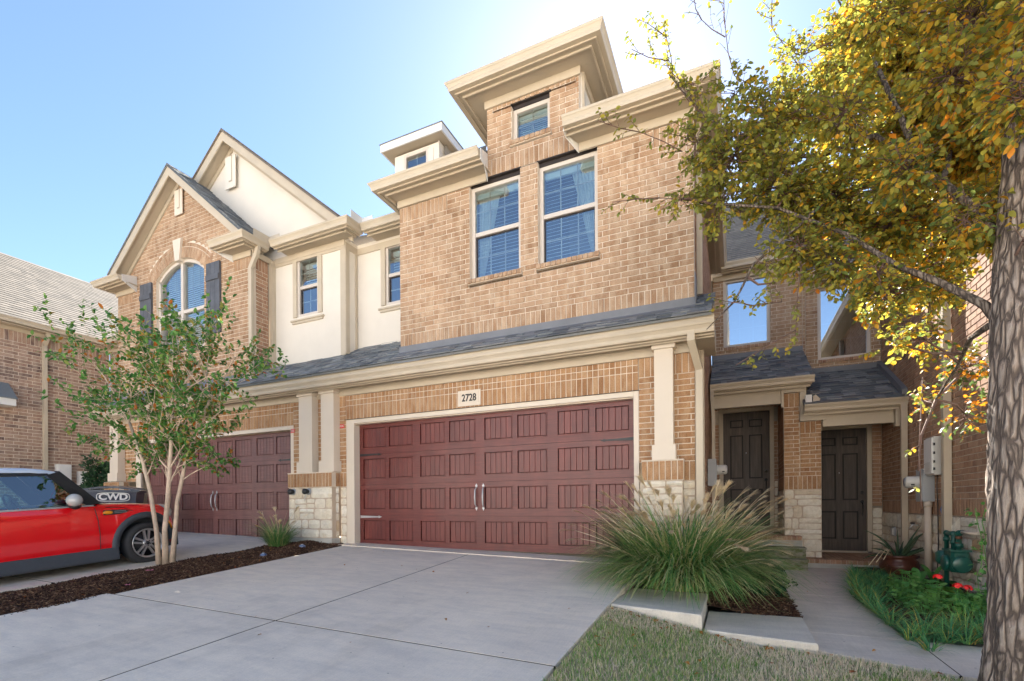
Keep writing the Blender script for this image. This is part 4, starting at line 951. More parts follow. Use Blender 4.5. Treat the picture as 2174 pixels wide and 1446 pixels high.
# arched window
w = MB(); n = 24; fr = .06; t0, t1 = math.asin((spring-arch_c[1])/arch_r), math.pi-math.asin((spring-arch_c[1])/arch_r)
def arcpts(r_): return [(arch_c[0]+r_*math.cos(t0+(t1-t0)*i/n), arch_c[1]+r_*math.sin(t0+(t1-t0)*i/n)) for i in range(n+1)]
o_, i_ = arcpts(arch_r-.002), arcpts(arch_r-.065); k = n+1
V = [(x, YW+y, z) for y in (.06, .15) for P_ in (o_, i_) for x, z in P_]
w.add(V, [(i, i+1, k+i+1, k+i) for i in range(n)]+[(k+i, k+i+1, 3*k+i+1, 3*k+i) for i in range(n)]+[(i, 2*k+i, 2*k+i+1, i+1) for i in range(n)])
x0, x1 = WC[0], WC[1]
for q in ((x0, x0+.06, WC[2], spring), (x1-.06, x1, WC[2], spring), (x0+.06, x1-.06, WC[2], WC[2]+.06), (kx-.04, kx+.04, WC[2]+.06, 5.99)): w.box(q[0], q[1], YW+.06, YW+.149, q[2], q[3])
w.box(x0+.06, kx-.041, YW+.065, YW+.14, 4.90, 4.97); w.box(kx+.041, x1-.06, YW+.065, YW+.14, 4.90, 4.97)
WD = B.part('arched_window', w, MT['whitetrim'])
gp = MB(); gp.add([(x0+.05, YW+.11, WC[2]+.05), (x1-.05, YW+.11, WC[2]+.05)]+[(x, YW+.11, z) for x, z in arcpts(arch_r-.05)], [tuple(range(n+3))]); B.part('pane', gp, MT['glass'], parent=WD)
m = MB()
for sx in (x0+.06, kx+.04):
    for i in (1, 2): xx = sx+.71*i/3; m.box(xx-.008, xx+.008, YW+.118, YW+.126, WC[2]+.05, min(5.95, archtop(xx)-.07))
B.part('muntin', m, MT['whitetrim'], parent=WD)
bm = MB(); z = 5.95
while z > 4.2:
    d = (arch_r-.1)**2-(max(z, spring)-arch_c[1])**2; hw = min(.76, math.sqrt(max(0.01, d)))
    bm.add([(kx-hw, YW+.165, z-.02), (kx+hw, YW+.165, z-.02), (kx+hw, YW+.185, z+.02), (kx-hw, YW+.185, z+.02)], [(0, 1, 2, 3)]); z -= .046
B.part('blind', bm, MT['blind'], parent=WD)
rm = MB(); P_ = [(x, y, z) for y in (YW+.25, YW+1.5) for z in (3.9, 6.2) for x in (-11.9, -9.8)]; rm.add(P_, [(4, 5, 7, 6), (0, 4, 6, 2), (1, 3, 7, 5), (0, 1, 5, 4), (2, 6, 7, 3)]); B.part('room_lining', rm, MT['room'], parent=WD)
# shutters: three boards and two battens each
for xc, lab in ((-11.98, None), (-9.69, None)):
    S_ = B.part('shutter', MB().box(xc-.205, xc+.205, YW-.018, YW-.002, 4.28, 5.72), MT['shutter'])
    for i in range(3): B.part('plank', MB().box(xc-.205+i*.138, xc-.205+i*.138+.132, YW-.045, YW-.0185, 4.275, 5.725), MT['shutter'], parent=S_)
    for z in (4.45, 5.36): B.part('batten', MB().box(xc-.195, xc+.195, YW-.068, YW-.0455, z, z+.11), MT['shutter'], parent=S_)
# right return of the gable bay
brick_wall(B, 'bay_side_wall', 90, -8.60, [('run', YW+.095, 7.03, 3.1, 5.42), ('sold', YW+.095, 7.03, 5.42, 5.66)], 'brick_brown', mortar='mortar')
m = MB(); m.box(-8.6, -8.5, 7.04, 7.13, 3.3, 5.70); B.part('corner_board', m, MT['trim'])
# lower wall, garage
brick_wall(B, 'garage_wall', 0, YW, [('sold', -12.47, -7.5, 2.235, 2.48), ('row', -12.47, -7.5, 2.48, 2.575), ('row', -12.47, -7.5, 2.575, 2.66), ('run', -7.5, -6.96, 1.31, 2.66), ('run', -13.13, -12.47, 1.31, 2.66)], 'brick_warm')
stone_wall(B, 'stone_base', 0, YW, -13.13, -12.5, .0, 1.06, seed=51)
stone_wall(B, 'stone_pier', 0, 6.46, -13.35, -12.75, .1, 1.06, seed=52, back=.185)
brick_wall(B, 'pier_cap', 0, 6.448, [('sold', -13.36, -12.74, 1.06, 1.31)], 'brick_warm', thick=.2)
brick_wall(B, 'pier_cap_side', 90, -12.738, [('sold', 6.54, YW, 1.06, 1.31)], 'brick_warm')
column(B, -7.19, -6.87, 6.50, 1.326, 2.80); column(B, -13.2, -12.88, 6.50, 1.326, 2.80)
t = MB(); t.box(-12.47, -12.30, YW+.01, YW+.05, 0.0, 2.235); t.box(-12.299, -7.58, YW+.01, YW+.05, 2.165, 2.233); t.box(-7.579, -7.50, YW+.01, YW+.05, -.1, 2.233); B.part('garage_door_trim', t, MT['column'])
garage_door(B, -12.30, -7.58, .012, 2.165, 6.80, 'garage2', 'garage2', label='faded garage door half hidden by the small tree')
plaque(B, -9.99, 2.38, YW, '2732')
skirt_eave(B, -13.6, -6.67)
shingles(B, (-13.6, 6.30, zr(6.30)), (1, 0, 0), sv, 6.93, (7.2-6.3)/sv.y, mask=lambda v: (0, 6.93) if v*sv.y < .33 else (5.02, 6.93), name='skirt_roof', seed=14)
f = MB(); f.ext([(-13.2, YW-.012, zr(YW)+.02), (-13.2, YW-.012, zr(YW)+.12), (-13.2, YW-.006, zr(YW)+.12), (-13.2, 6.52, zr(6.52)+.012)], (4.6, 0, 0)); f.box(-8.60, -8.585, 6.6, 7.12, zr(6.6)-.05, zr(7.12)+.1); B.part('flashing', f, MT['flash'])
# stucco bay with window, gable above
stucco_bay(B, -8.50, -6.67, 7.13, 3.45, 5.75, (-7.90, -7.335, 4.48, 5.64), 4.42)
m = MB(); XG = -9.75; zg = lambda x: 8.47-abs(x-XG)*.82
m.ext([(XG, 7.131, zg(XG)), (-6.6, 7.131, zg(-6.6)), (-6.6, 7.131, 5.76), (-13.0, 7.131, 5.76), (-13.0, 7.131, zg(-13.0))], (0, .12, 0)); B.part('gable_wall', m, MT['stucco'])
def rake(th, xa, yf, yw, ztop, sl, xl, xr_, name, mat='trim', h=.17, depth=None, seed=1, left_mask=None, right_mask=None, smat='shingle', rs=True):
    m = MB()
    for xe in (xl, xr_):
        za, ze = ztop, ztop-abs(xe-xa)*sl
        m.ext([(xa, yf, za), (xe, yf, ze), (xe, yf, ze-h*1.25), (xa, yf, za-h*1.25)], (0, .025, 0))
    th.part('rake_board', m, MT[mat])
    m = MB()
    for xe in (xl, xr_):
        za, ze = ztop-.14, ztop-abs(xe-xa)*sl-.14
        m.ext([(xa, yf+.026, za), (xe, yf+.026, ze), (xe, yf+.026, ze-.015), (xa, yf+.026, za-.015)], (0, yw-yf-.027, 0))
    th.part('rake_soffit', m, MT['soffit'])
    m = MB()
    for xe in (xl, xr_):
        za, ze = ztop-.165, ztop-abs(xe-xa)*sl-.165
        m.ext([(xa, yw-.03, za), (xe, yw-.03, ze), (xe, yw-.03, ze-.11), (xa, yw-.03, za-.11)], (0, .028, 0))
    th.part('rake_frieze', m, MT['trim'])
    for sgn, xe, mk in ((-1, xl, left_mask), (1, xr_, right_mask)):
        d = Vector((-sgn, 0, sl)); L = abs(xe-xa)*math.sqrt(1+sl*sl); ze = ztop-abs(xe-xa)*sl
        if sgn > 0: shingles(th, (xe, yf-.03, ze+.01), (0, 1, 0), d.normalized(), depth, L, smat, name='gable_roof', seed=seed)
        else:
            q = MB(); q.add([(xe, yf-.03, ze+.01), (xe, depth+yf, ze+.01), (xa, depth+yf, ztop+.01), (xa, yf-.03, ztop+.01)], [(0, 1, 2, 3)])
            th.part('gable_roof', q.ext([(xe, yf-.03, ze+.012), (xa, yf-.03, ztop+.012), (xa, yf-.03, ztop+.034), (xe, yf-.03, ze+.034)], (0, depth*.9, 0)), MT[smat])
rake(B, XA, 6.40, YW, 7.90, .85, -13.0, -8.5, 'front', depth=.74, seed=61)
rake(B, XG, 6.88, 7.13, 8.63, .82, -13.05, -6.45, 'stucco', depth=.32, seed=62, smat='shingle_brown')
def king(th, x, y, z0, z1, w, mat):
    m = MB(); m.box(x-w, x+w, y-.05, y-.031, z0, z1); K = th.part('gable_ornament', m, MT[mat]); m = MB()
    m.box(x+w*.25, x+w*.38, y-.058, y-.0505, z0+.13, z1); m.box(x-w*.25, x+w*.25, y-.058, y-.0505, z0+.13, z0+.155); th.part('ornament_groove', m, MT['soffit'], parent=K)
king(B, XA, YW, 6.97, 7.50, .13, 'column'); king(B, XG, 7.10, 7.52, 8.2, .16, 'stucco')
eave(B, -13.35, -12.30, 6.20, YW, 5.87, 'L', (-13.15, -12.4), side_depth=1.5)
eave(B, -9.27, -8.27, 6.20, YW, 5.87, 'R', (-9.1, -8.585), side_depth=.5)
m = MB(); m.ext([(-12.30, 6.31, 5.75), (-12.30, 6.31, 5.88), (-12.38, YW, 5.98), (-12.38, YW, 5.62)], (.012, 0, 0)); m.ext([(-9.28, 6.31, 5.75), (-9.28, 6.31, 5.88), (-9.12, YW, 5.98), (-9.12, YW, 5.62)], (-.012, 0, 0)); B.part('eave_end', m, MT['white'])
eave(B, -8.16, -6.20, 6.68, 7.13, 5.87, 'R', (-8.5, -6.66), side_depth=.35)
m = MB(); m.box(-8.57, -8.55, YW+.0, 7.1, 5.64, 5.75); B.part('frieze_board', m, MT['trim'])
m = MB(); m.box(-8.285, -8.28, 6.45, 6.80, 5.87, 6.01); m.box(-8.275, -8.0, 6.795, 6.80, 5.87, 6.01); B.part('splash_guard', m, MT['trim'])
spout(B, [(-8.36, 6.62, 5.78), (-8.38, 6.60, 5.62), (-8.56, 6.61, 5.38), (-8.56, 6.61, 2.95)], .085, .06)
m = MB(); m.add([(-13.4, 7.4, 5.95), (-6.75, 7.4, 5.95), (-6.75, 11.5, 8.4), (-13.4, 11.5, 8.4)], [(0, 1, 2, 3)]); B.part('shading_rear_roof', m, MT['shingle_brown']); m = MB(); m.box(-13.0, -7.0, 9, 9.1, 0, 5.6); m.box(-13.12, -13.0, YW+.15, 12, 0, 5.8); B.part('unseen_inner_wall', m, MT['stucco'])  # unseen rear roof added to keep sun off the driveway
B.finish()

# ------------------------------------------------------------------ right townhouse
C = Thing('townhouse', 'right brick townhouse with the dark door at the end of the path', 'townhouse', (3.5, 9, -.4))
XR = 2.633
brick_wall(C, 'front_wall', 0, 5.98, [('sold', XR, 8.9, .535, .76), ('run', XR, 8.9, .76, 5.1)], 'brick', [(4.2, 5.4, 2.6, 4.1)])
stone_wall(C, 'front_wall_stone', 0, 5.965, XR, 8.9, -.5, .53, seed=73)
C.finish(0)
window(C, 0, 5.98, 4.2, 5.4, 2.6, 4.1, blind=(.045, 0))
brick_wall(C, 'wing_wall', 0, YD, [('run', 1.35, XR, 3.2, 5.22)], 'brick', [WB, (WB[0]-.02, WB[1]+.02, WB[2]-.075, WB[2])])
mm = MB(); mm.box(WB[0]-.02, WB[1]+.02, YD-.015, YD+.1, WB[2]-.07, WB[2]-.002); sl = C.part('window_sill', mm, MT['mortar'])
for i in range(12): C.piece('brick', (.07, .1, .066), rz(0, (WB[0]+(i+.5)*.0755, YD+.022, WB[2]-.036)), MT['brick_brown'], random.random(), sl)
window(C, 0, YD, *WB, split=None, cols=3, rows=4, rec=.05, fr=.06, glass='glass_wing', name='tall_window', mun='greybox')
brick_wall(C, 'porch_wall', 0, YD, [('run', 1.44, XR, -.27, 1.95), ('row', 1.44, XR, 2.285, 2.42), ('run', 2.47, XR, 1.95, 2.285)], 'brick_brown', [(1.54, 2.47, -.3, 2.285), (1.44, XR, -.3, .62)], mortar='mortar_dark')
stone_wall(C, 'porch_stone', 0, YD-.01, 2.47, XR, -.27, .62, seed=71)
entry_door(C, 1.47, 2.385, -.245, 2.205, YD)
brick_wall(C, 'side_wall', -90, XR, [('sold', 6.1, 11.74, .535, .76), ('run', 6.1, 11.74, .76, 5.10)], 'brick_brown', mortar='mortar_dark')
stone_wall(C, 'side_wall_stone', -90, XR-.015, 6.1, 11.74, -.5, .53, seed=72)
m = MB(); m.box(XR+.15, XR+.3, 6.1, 16, -.5, 5.1); m.box(XR+.01, 4.1, 6.12, 6.2, -.5, 5.1); m.box(5.5, 9, 6.12, 6.2, -.5, 5.1); C.part('unseen_inner_wall', m, MT['stucco'])
m = MB(); m.box(1.115, XR-.02, 10.10, 11.74, -.6, -.345); C.part('landing', m, MT['foundation'])
ld = C.part('landing_edge', MB().box(1.115, XR-.02, 10.095, 11.74, -.3449, -.278), MT['mortar_dark'])
for i in range(19): C.piece('brick', (.07, .22, .07), rz(0, (1.16+i*.0785, 10.19, -.308)), MT['brick_brown'], random.random(), ld)
for i in range(19):
    for k in range(6): C.piece('brick', (.07, .2, .012), rz(0, (1.16+i*.0785, 10.41+k*.21, -.277)), MT['brick_brown'], random.random(), ld)
porch_roof(C, 1.14, 2.63, 10.08, 2.47, YD-.02, 3.37, 18)
m = MB(); m.box(2.585, 2.628, 10.16, YD, 2.40, 2.6); m.ext([(2.55, 10.14, 2.52), (2.55, 10.14, 2.62), (2.55, YD-.03, 3.49), (2.55, YD-.03, 3.36)], (.078, 0, 0)); C.part('roof_flashing', m, MT['flash'])
m = MB(); m.box(1.46, 2.62, 10.42, 10.54, 2.10, 2.345); m.box(2.50, 2.62, 10.3, 10.42, 2.02, 2.345); C.part('porch_beam', m, MT['trim'])
m = MB(); m.box(1.425, 2.9, 12.0, 12.1, -.6, 3.4); C.part('unseen_inner_wall', m, MT['room'])  # unseen wall added against light leaks behind the right entry
spout(C, [(2.57, 10.13, 2.36), (2.57, 10.13, -.3)], .085, .06)
spout(C, [(2.575, 8.36, 4.95), (2.575, 8.36, -.35)], .085, .09)
eave(C, 1.30, XR+.1, 11.35, YD, 5.34, frieze=(1.35, XR))
m = MB(); m.box(1.29, 1.315, 11.36, YD, 5.2, 5.75); C.part('eave_end', m, MT['trim'])
shingles(C, (1.30, 11.45, 5.34), (1, 0, 0), sv2, 1.7, 5.4, 'shingle_pale', name='wing_roof', seed=19)
m = MB(); m.sweep([(0, 0), (0, .02), (-3, 1.6), (-3, 1.58)], (XR-.35, 5.8, 5.2), (XR-.35, 16, 5.2), (-1, 0, 0)); C.part('side_roof', m, MT['shingle_brown'])
g = MB(); sweepm(g, GUT, (XR-.30, 5.8, 5.22), (XR-.30, 11.6, 5.22), (-1, 0, 0)); C.part('side_gutter', g, MT['trim']); m = MB(); m.box(XR-.3, XR, 5.8, 11.7, 5.08, 5.10); C.part('side_soffit', m, MT['soffit'])
C.finish()
# room volumes behind both wing walls are closed against sun by added walls
# ------------------------------------------------------------------ far-left building
Dd = Thing('townhouse', 'building at the left edge with mottled brown brick and pale shingles', 'townhouse', (-17, 5, 0))
XL = -15.3; YE = 7.55
brick_wall(Dd, 'side_wall', 90, XL, [('run', 2.2, YE, -.2, 4.62), ('sold', 2.2, YE, 4.62, 4.87)], 'brick_grey', thick=.16)
brick_wall(Dd, 'back_wall', 0, YE, [('run', XL, -13.4, -.2, 4.62), ('sold', XL, -13.4, 4.62, 4.87)], 'brick_grey', [(-14.86, -14.55, 1.75, 2.18)])
window(Dd, 0, YE, -14.86, -14.55, 1.75, 2.18, split=None, cols=1, rows=1, rec=.02, fr=.04, muns=False)
g = MB(); sweepm(g, GUT, (XL+.30, 1.8, 5.08), (XL+.30, YE-.3, 5.08), (1, 0, 0), 0, -1); sweepm(g, GUT, (XL+.3, YE-.3, 5.08), (-13.4, YE-.3, 5.08), (0, -1, 0), -1, 0); Dd.part('gutter', g, MT['trim'])
m = MB(); m.box(XL, XL+.299, 1.8, YE-.02, 4.95, 4.965); m.box(XL+.28, XL+.299, 1.8, YE-.3, 4.93, 5.1); m.box(XL+.005, XL+.03, 2.2, YE, 4.86, 4.949); m.box(XL+.3, -13.4, YE-.3, YE, 4.95, 4.965); m.box(XL, -13.4, YE-.03, YE-.003, 4.86, 4.949); Dd.part('soffit', m, MT['trim'])
sl_ = (7.55-5.08)/3.2
shingles(Dd, (XL+.32, 1.5, 5.085), (0, 1, 0), Vector((-1, 0, sl_)).normalized(), 8.5, 3.5*math.sqrt(1+sl_*sl_), 'shingle_pale', name='side_roof', seed=23, expo=.14)
m = MB(); m.add([(XL+.3, YE-.32, 5.09), (-13.3, YE-.32, 5.09), (-13.3, YE+3, 6.9), (XL-3.2, YE+3, 6.9)], [(0, 1, 2, 3)]); Dd.part('back_roof', m, MT['shingle_pale'])
spout(Dd, [(XL+.22, 6.16, 4.96), (XL+.2, 6.16, 4.86), (XL+.05, 6.16, 4.68), (XL+.05, 6.16, -.1)], .1, .07)
m = MB(); m.ext([(XL, 4.5, 3.05), (XL, 5.5, 3.05), (XL, 5.5, 3.20), (XL, 4.5, 3.20)], (.42, 0, 0)); Dd.part('entry_roof_board', m, MT['white'])
m = MB(); m.ext([(XL, 4.4, 3.62), (XL+.45, 4.4, 3.22), (XL+.45, 4.4, 3.20), (XL, 4.4, 3.20)], (0, 1.12, 0)); Dd.part('entry_roof', m, MT['shingle'])
Dd.finish()

# ------------------------------------------------------------------ red car on the neighbouring driveway
def build_car():
    L = (-8.60, 3.11, -.185)
    T = Thing('parked_car', 'red hatchback with a white roof parked nose-in on the left driveway', 'car', (0, 0, 0))
    x_rear, x_nose = -1.82, 1.88; fx, rx, wr, ar = 1.235, -1.235, .305, .385   # axle positions, wheel and arch radius
    def hw(x):      # half width of the body
        t = (x-x_rear)/(x_nose-x_rear); e = .80
        if x > 1.15: e -= .42*((x-1.15)/.73)**2.6
        if x < -1.2: e -= .25*((-1.2-x)/.62)**2.4
        return e
    def zsill(x):
        z = .20
        for a in (fx, rx):
            d = abs(x-a)
            if d < ar: z = max(z, .30+math.sqrt(ar*ar-d*d)-.0)
        if x > 1.62: z = .22+.10*(x-1.62)/.26
        return z
    def zsh(x):     # shoulder (belt) line
        if x > .55: return .885-.035*((x-.55)/1.0)-.42*max(0, (x-1.38)/.5)**2.0
        return .885+.02*max(0, -x-.5)
    def ztop(x):    # centre line of hood
        if x > .62: return .915-.06*((x-.62)/.8)**1.5-.36*max(0, (x-1.45)/.43)**2.2
        return .90
    xs_ = sorted(set([x_rear, -1.7, -1.5]+[a+ar*math.cos(math.pi*i/16) for a in (fx, rx) for i in range(17)]+[fx-ar-.001, rx+ar+.001]+list(np.linspace(-.8, .8, 13))+[1.66, 1.72, 1.78, 1.83, 1.86, x_nose]))
    for side in (-1, 1):
        m = MB(); V = []; k = 9
        for x in xs_:
            w, a, b, c = hw(x), zsill(x), zsh(x), ztop(x)
            a = min(a, b-.02)
            pts = [(w*.985, a), (w*1.0, a+(b-a)*.18), (w*1.012, a+(b-a)*.45), (w*1.0, a+(b-a)*.72), (w*.985, a+(b-a)*.90), (w*.955, b), (w*.86, b+(c-b)*.55+.01), (w*.5, b+(c-b)*.93+.012), (0, c+.015)]
            V += [(x, side*p, z) for p, z in pts]
        nxx = len(xs_)
        m.add(V, [(i*k+j_, (i+1)*k+j_, (i+1)*k+j_+1, i*k+j_+1) for i in range(nxx-1) for j_ in range(k-1)
                  if not (xs_[i] < .60 and xs_[i] > -1.75 and j_ >= 5)], smooth=True)
        T.part('body_panel' if side < 0 else 'body_panel', m, MT['carpaint'])
        # arch cladding and sill
        m = MB()
        for a in (fx, rx):
            for i in range(16):
                t0_, t1_ = math.pi*i/16-.0, math.pi*(i+1)/16; q = []
                for t in (t0_, t1_):
                    for r_ in (ar-.012, ar+.075):
                        x = a+r_*math.cos(t); z = max(.215, .30+r_*math.sin(t)); q.append((x, side*(hw(min(x, 1.84))*1.0+.016), z))
                m.add([q[0], q[2], q[3], q[1]]+[(p[0], p[1]-side*.12, p[2]) for p in (q[0], q[2], q[3], q[1])], [(0, 1, 2, 3), (0, 4, 5, 1), (3, 2, 6, 7)], smooth=True)
        for x0, x1 in ((-.78, .78),):
            m.box(x0-.06, x1+.06, min(side*.79, side*.825), max(side*.79, side*.825), .155, .30)
            m.box(x0-.08, x1+.08, min(side*.74, side*.80), max(side*.74, side*.80), .13, .24)
        T.part('arch_cladding', m, MT['cladding'])
    m = MB(); m.box(-1.7, 1.62, -.60, .60, .17, .55); m.box(-.72, .72, -.77, .77, .16, .60)
    for a in (fx, rx): m.box(a-.42, a+.42, -.62, .62, .3, .80)
    m.box(.56, 1.5, -.6, .6, .5, .8); m.box(1.50, 1.74, -.66, .66, .2, .5); T.part('underbody', m, MT['cardark'])
    # greenhouse
    roofz = lambda x: 1.405-.05*((x+.35)/1.0)**2
    gx = [(-1.62, 1.30), (-1.3, 1.36), (-.8, roofz(-.8)), (-.35, roofz(-.35)), (.05, roofz(0)), (.24, 1.38), (.35, 1.355)]
    m = MB(); V = []
    for x, z in gx:
        w = .60-.05*max(0, -x-.8)
        V += [(x, -w-.045, z-.055), (x, -w-.03, z-.02), (x, -w*.8, z+.012), (x, 0, z+.025), (x, w*.8, z+.012), (x, w+.03, z-.02), (x, w+.045, z-.055)]
    m.add(V, [(i*7+j_, (i+1)*7+j_, (i+1)*7+j_+1, i*7+j_+1) for i in range(len(gx)-1) for j_ in range(6)], smooth=True); T.part('roof', m, MT['carroof'])
    bz = .905
    for s_ in (-1, 1):
        b = lambda x: (x, s_*.755, bz); t = lambda x, z: (x, s_*.648, z)
        m = MB(); m.add([(-.62, s_*.755, bz), (.545, s_*.745, bz), (.21, s_*.652, 1.31), (-.62, s_*.652, 1.335)], [(0, 1, 2, 3)]); T.part('side_window', m, MT['carglass'])
        m = MB(); m.add([(-1.62, s_*.73, bz+.03), (-.68, s_*.755, bz), (-.68, s_*.652, 1.335), (-1.45, s_*.64, 1.29)], [(0, 1, 2, 3)]); T.part('rear_side_window', m, MT['carglass'])
        m = MB()   # black pillars and window surround
        m.ext([(.545, s_*.75, bz), (.74, s_*.72, bz+.01), (.35, s_*.635, 1.36), (.20, s_*.657, 1.31)], (0, -s_*.05, 0))
        m.ext([(-.62, s_*.76, bz), (-.68, s_*.76, bz), (-.68, s_*.655, 1.34), (-.62, s_*.655, 1.34)], (0, -s_*.03, 0))
        m.ext([(-1.6, s_*.655, 1.275), (.22, s_*.66, 1.305), (.22, s_*.65, 1.335), (-1.5, s_*.645, 1.35)], (0, -s_*.03, 0)); T.part('window_pillar', m, MT['black'])
        m = MB(); m.box(-1.7, .62, min(s_*.75, s_*.775), max(s_*.75, s_*.775), bz-.022, bz-.002); T.part('chrome_strip', m, MT['silver'])
        # mirror
        m = MB(); m.sph((.36, s_*.90, .98), (.085, .10, .085), 14, 9); mr_ = T.part('door_mirror', m, MT['mirrorcap']); m = MB()
        m.sph((.37, s_*.88, .91), (.065, .075, .05), 10, 6); m.box(.34, .42, min(s_*.74, s_*.87), max(s_*.74, s_*.87), .89, .93); T.part('mirror_foot', m, MT['black'], parent=mr_)
        # side scuttle with amber repeater
        y = s_*(hw(.86)*1.01+.008); m = MB(); m.ext([(.70, y, .755), (.90, y, .755), (1.02, y*.996, .79), (.96, y, .815), (.70, y, .82)], (0, s_*.006, 0)); gr = T.part('side_scuttle', m, MT['black'])
        m = MB(); m.box(.83, .98, min(y, y+s_*.012), max(y, y+s_*.012), .775, .78); m.box(.83, .97, min(y, y+s_*.012), max(y, y+s_*.012), .796, .801); T.part('scuttle_bar', m, MT['greybox'], parent=gr)
        m = MB(); m.sph((.755, y+s_*.004, .787), (.062, .012, .026), 12, 8); T.part('side_indicator', m, MT['amber'], parent=gr)
        # door shut lines
        m = MB(); P_ = [(.61, s_*(hw(.7)*1.0+.009), .86), (.635, s_*(hw(.7)*1.012+.007), .7), (.645, s_*(hw(.7)*1.012+.006), .5), (.64, s_*(hw(.7)+.006), .3)]; m.tube(P_, .0045, 5, cap=False)
        m.tube([(.74, s_*.80, .86), (.95, s_*.80, .845), (1.09, s_*.802, .77)], .0035, 5, cap=False); T.part('door_gap', m, MT['black'])
        m = MB(); m.sph((-.42, s_*.815, .80), (.09, .02, .02), 10, 6); T.part('door_handle', m, MT['silver'])
        m = MB(); m.sph((1.60, s_*.50, .72), (.15, .17, .125), 14, 10); h = T.part('headlight', m, MT['glass'] if False else MT['mirrorcap'])
        m = MB(); m.tube([(1.56, s_*(hw(1.56)+.025), .60), (1.62, s_*(hw(1.62)+.025), .55), (1.66, s_*(hw(1.66)+.025), .47)], .012, 6); T.part('side_marker', m, MT['amber'])
    m = MB(); m.add([(.74, -.70, bz+.01), (.74, .70, bz+.01), (.36, .60, 1.365), (.36, -.60, 1.365), (.88, 0, bz+.02), (.42, 0, 1.385)], [(0, 4, 5, 3), (4, 1, 2, 5)], smooth=True); T.part('windscreen', m, MT['carglass'])
    m = MB(); m.add([(-1.80, -.66, bz), (-1.80, .66, bz), (-1.62, .58, 1.29), (-1.62, -.58, 1.29)], [(0, 1, 2, 3)]); T.part('rear_window', m, MT['carglass'])
    m = MB(); m.tube([(.86, -.1, .96), (.72, -.5, .985)], .01, 6); m.tube([(.85, .3, .96), (.75, -.12, .99)], .01, 6); m.sph((.88, -.1, .965), .025, 8, 6); T.part('wiper', m, MT['black'])
    for sy in (-.34, .34):
        m = MB(); m.ext([(-.55, sy-.22, .45), (-.42, sy-.22, .45), (-.30, sy-.2, .98), (-.42, sy-.2, 1.0)], (0, .42, 0)); m.sph((-.36, sy, 1.08), (.05, .12, .08), 10, 8); m.box(-.5, .05, sy-.22, sy+.22, .38, .48); T.part('seat', m, MT['cardark'])
    m = MB(); m.ext([(.35, -.68, .55), (.70, -.68, .55), (.72, -.68, .90), (.45, -.68, .88)], (0, 1.36, 0)); T.part('dashboard', m, MT['cardark'])
    m = MB(); c0 = Vector((.22, .34, .92)); ax = Vector((1, 0, .45)).normalized(); u_ = Vector((0, 1, 0)); v_ = ax.cross(u_)
    m.tube([c0+(u_*math.cos(2*math.pi*i/20)+v_*math.sin(2*math.pi*i/20))*.17 for i in range(21)], .015, 6, cap=False)
    for a in (0, 2.1, 4.2): m.tube([c0, c0+(u_*math.cos(a)+v_*math.sin(a))*.165], .012, 5)
    m.sph(c0, .05, 8, 6); T.part('steering_wheel', m, MT['cardark'])
    def wheel(x, s_):
        c = (x, s_*.715, .302); a = (0, s_, 0)
        m = MB(); m.lathe(c, [(.20, -.08), (.285, -.085), (.302, -.06), (.305, 0), (.302, .05), (.288, .085), (.25, .10), (.215, .092), (.20, .07)], 40, a, cap=False); W = T.part('wheel', m, MT['rubber'])
        m = MB(); m.lathe(c, [(.200, .045), (.214, .088), (.206, .094), (.192, .082), (.185, .05)], 40, a, cap=False)
        m.lathe(c, [(.055, .03), (.06, .07), (.052, .078), (.03, .074)], 20, a)
        Y = s_
        for i in range(5):
            for e in (-1, 1):
                an = 2*math.pi*i/5+.3; d = Vector((math.cos(an), 0, math.sin(an))); n_ = Vector((-math.sin(an), 0, math.cos(an))); cc = Vector(c)
                p0 = cc+d*.05+n_*e*.018+Vector((0, Y*.068, 0)); p1 = cc+d*.19+n_*e*.036+Vector((0, Y*.07, 0))
                wv = n_*.011; dep = Vector((0, -Y*.03, 0)); m.ext([p0-wv*1.1, p1-wv*1.3, p1+wv*1.3, p0+wv*1.1], dep)
        T.part('rim', m, MT['alloy'], parent=W)
        m = MB(); m.lathe(c, [(.21, .0), (.21, .012)], 30, a); m.lathe(c, [(.025, .073), (.022, .082)], 14, a)
        for i in range(5):
            an = 2*math.pi*i/5+.93; m.lathe((x+.036*math.cos(an), c[1], .302+.036*math.sin(an)), [(.008, .07), (.007, .081)], 8, a)
        T.part('brake_disc', m, MT['black'], parent=W)
    for x in (fx, rx):
        for s_ in (-1, 1): wheel(x, s_)
    T.o.location = L; T.o.rotation_euler = (0, -.072, math.pi/2)
build_car()

# ------------------------------------------------------------------ bin, boxes, meters
t = Thing('wheelie_bin', 'dark blue refuse bin with white CWD lettering behind the red car', 'bin', (-11.22, 5.62, 0))
bx, by, bz0 = -11.22, 5.62, .02
m = MB(); lo = [(bx-.30, by-.30), (bx+.30, by-.30), (bx+.30, by+.3), (bx-.30, by+.3)]; hi = [(bx-.41, by-.40), (bx+.41, by-.40), (bx+.41, by+.38), (bx-.41, by+.38)]
m.add([(x, y, bz0) for x, y in lo]+[(x, y, 1.04) for x, y in hi], [(3, 2, 1, 0), (4, 5, 6, 7)]+[(i, (i+1) % 4, 4+(i+1) % 4, 4+i) for i in range(4)]); m.box(bx-.44, bx+.44, by-.44, by+.40, 1.02, 1.06); body = t.part('bin_body', m, MT['binplastic'])
m = MB(); V = []; nn = 10
for i in range(nn+1):
    x = bx-.47+.94*i/nn; z = 1.07+.06*math.sin(math.pi*i/nn); V += [(x, by-.46, z-.01), (x, by, z+.03), (x, by+.42, z)]
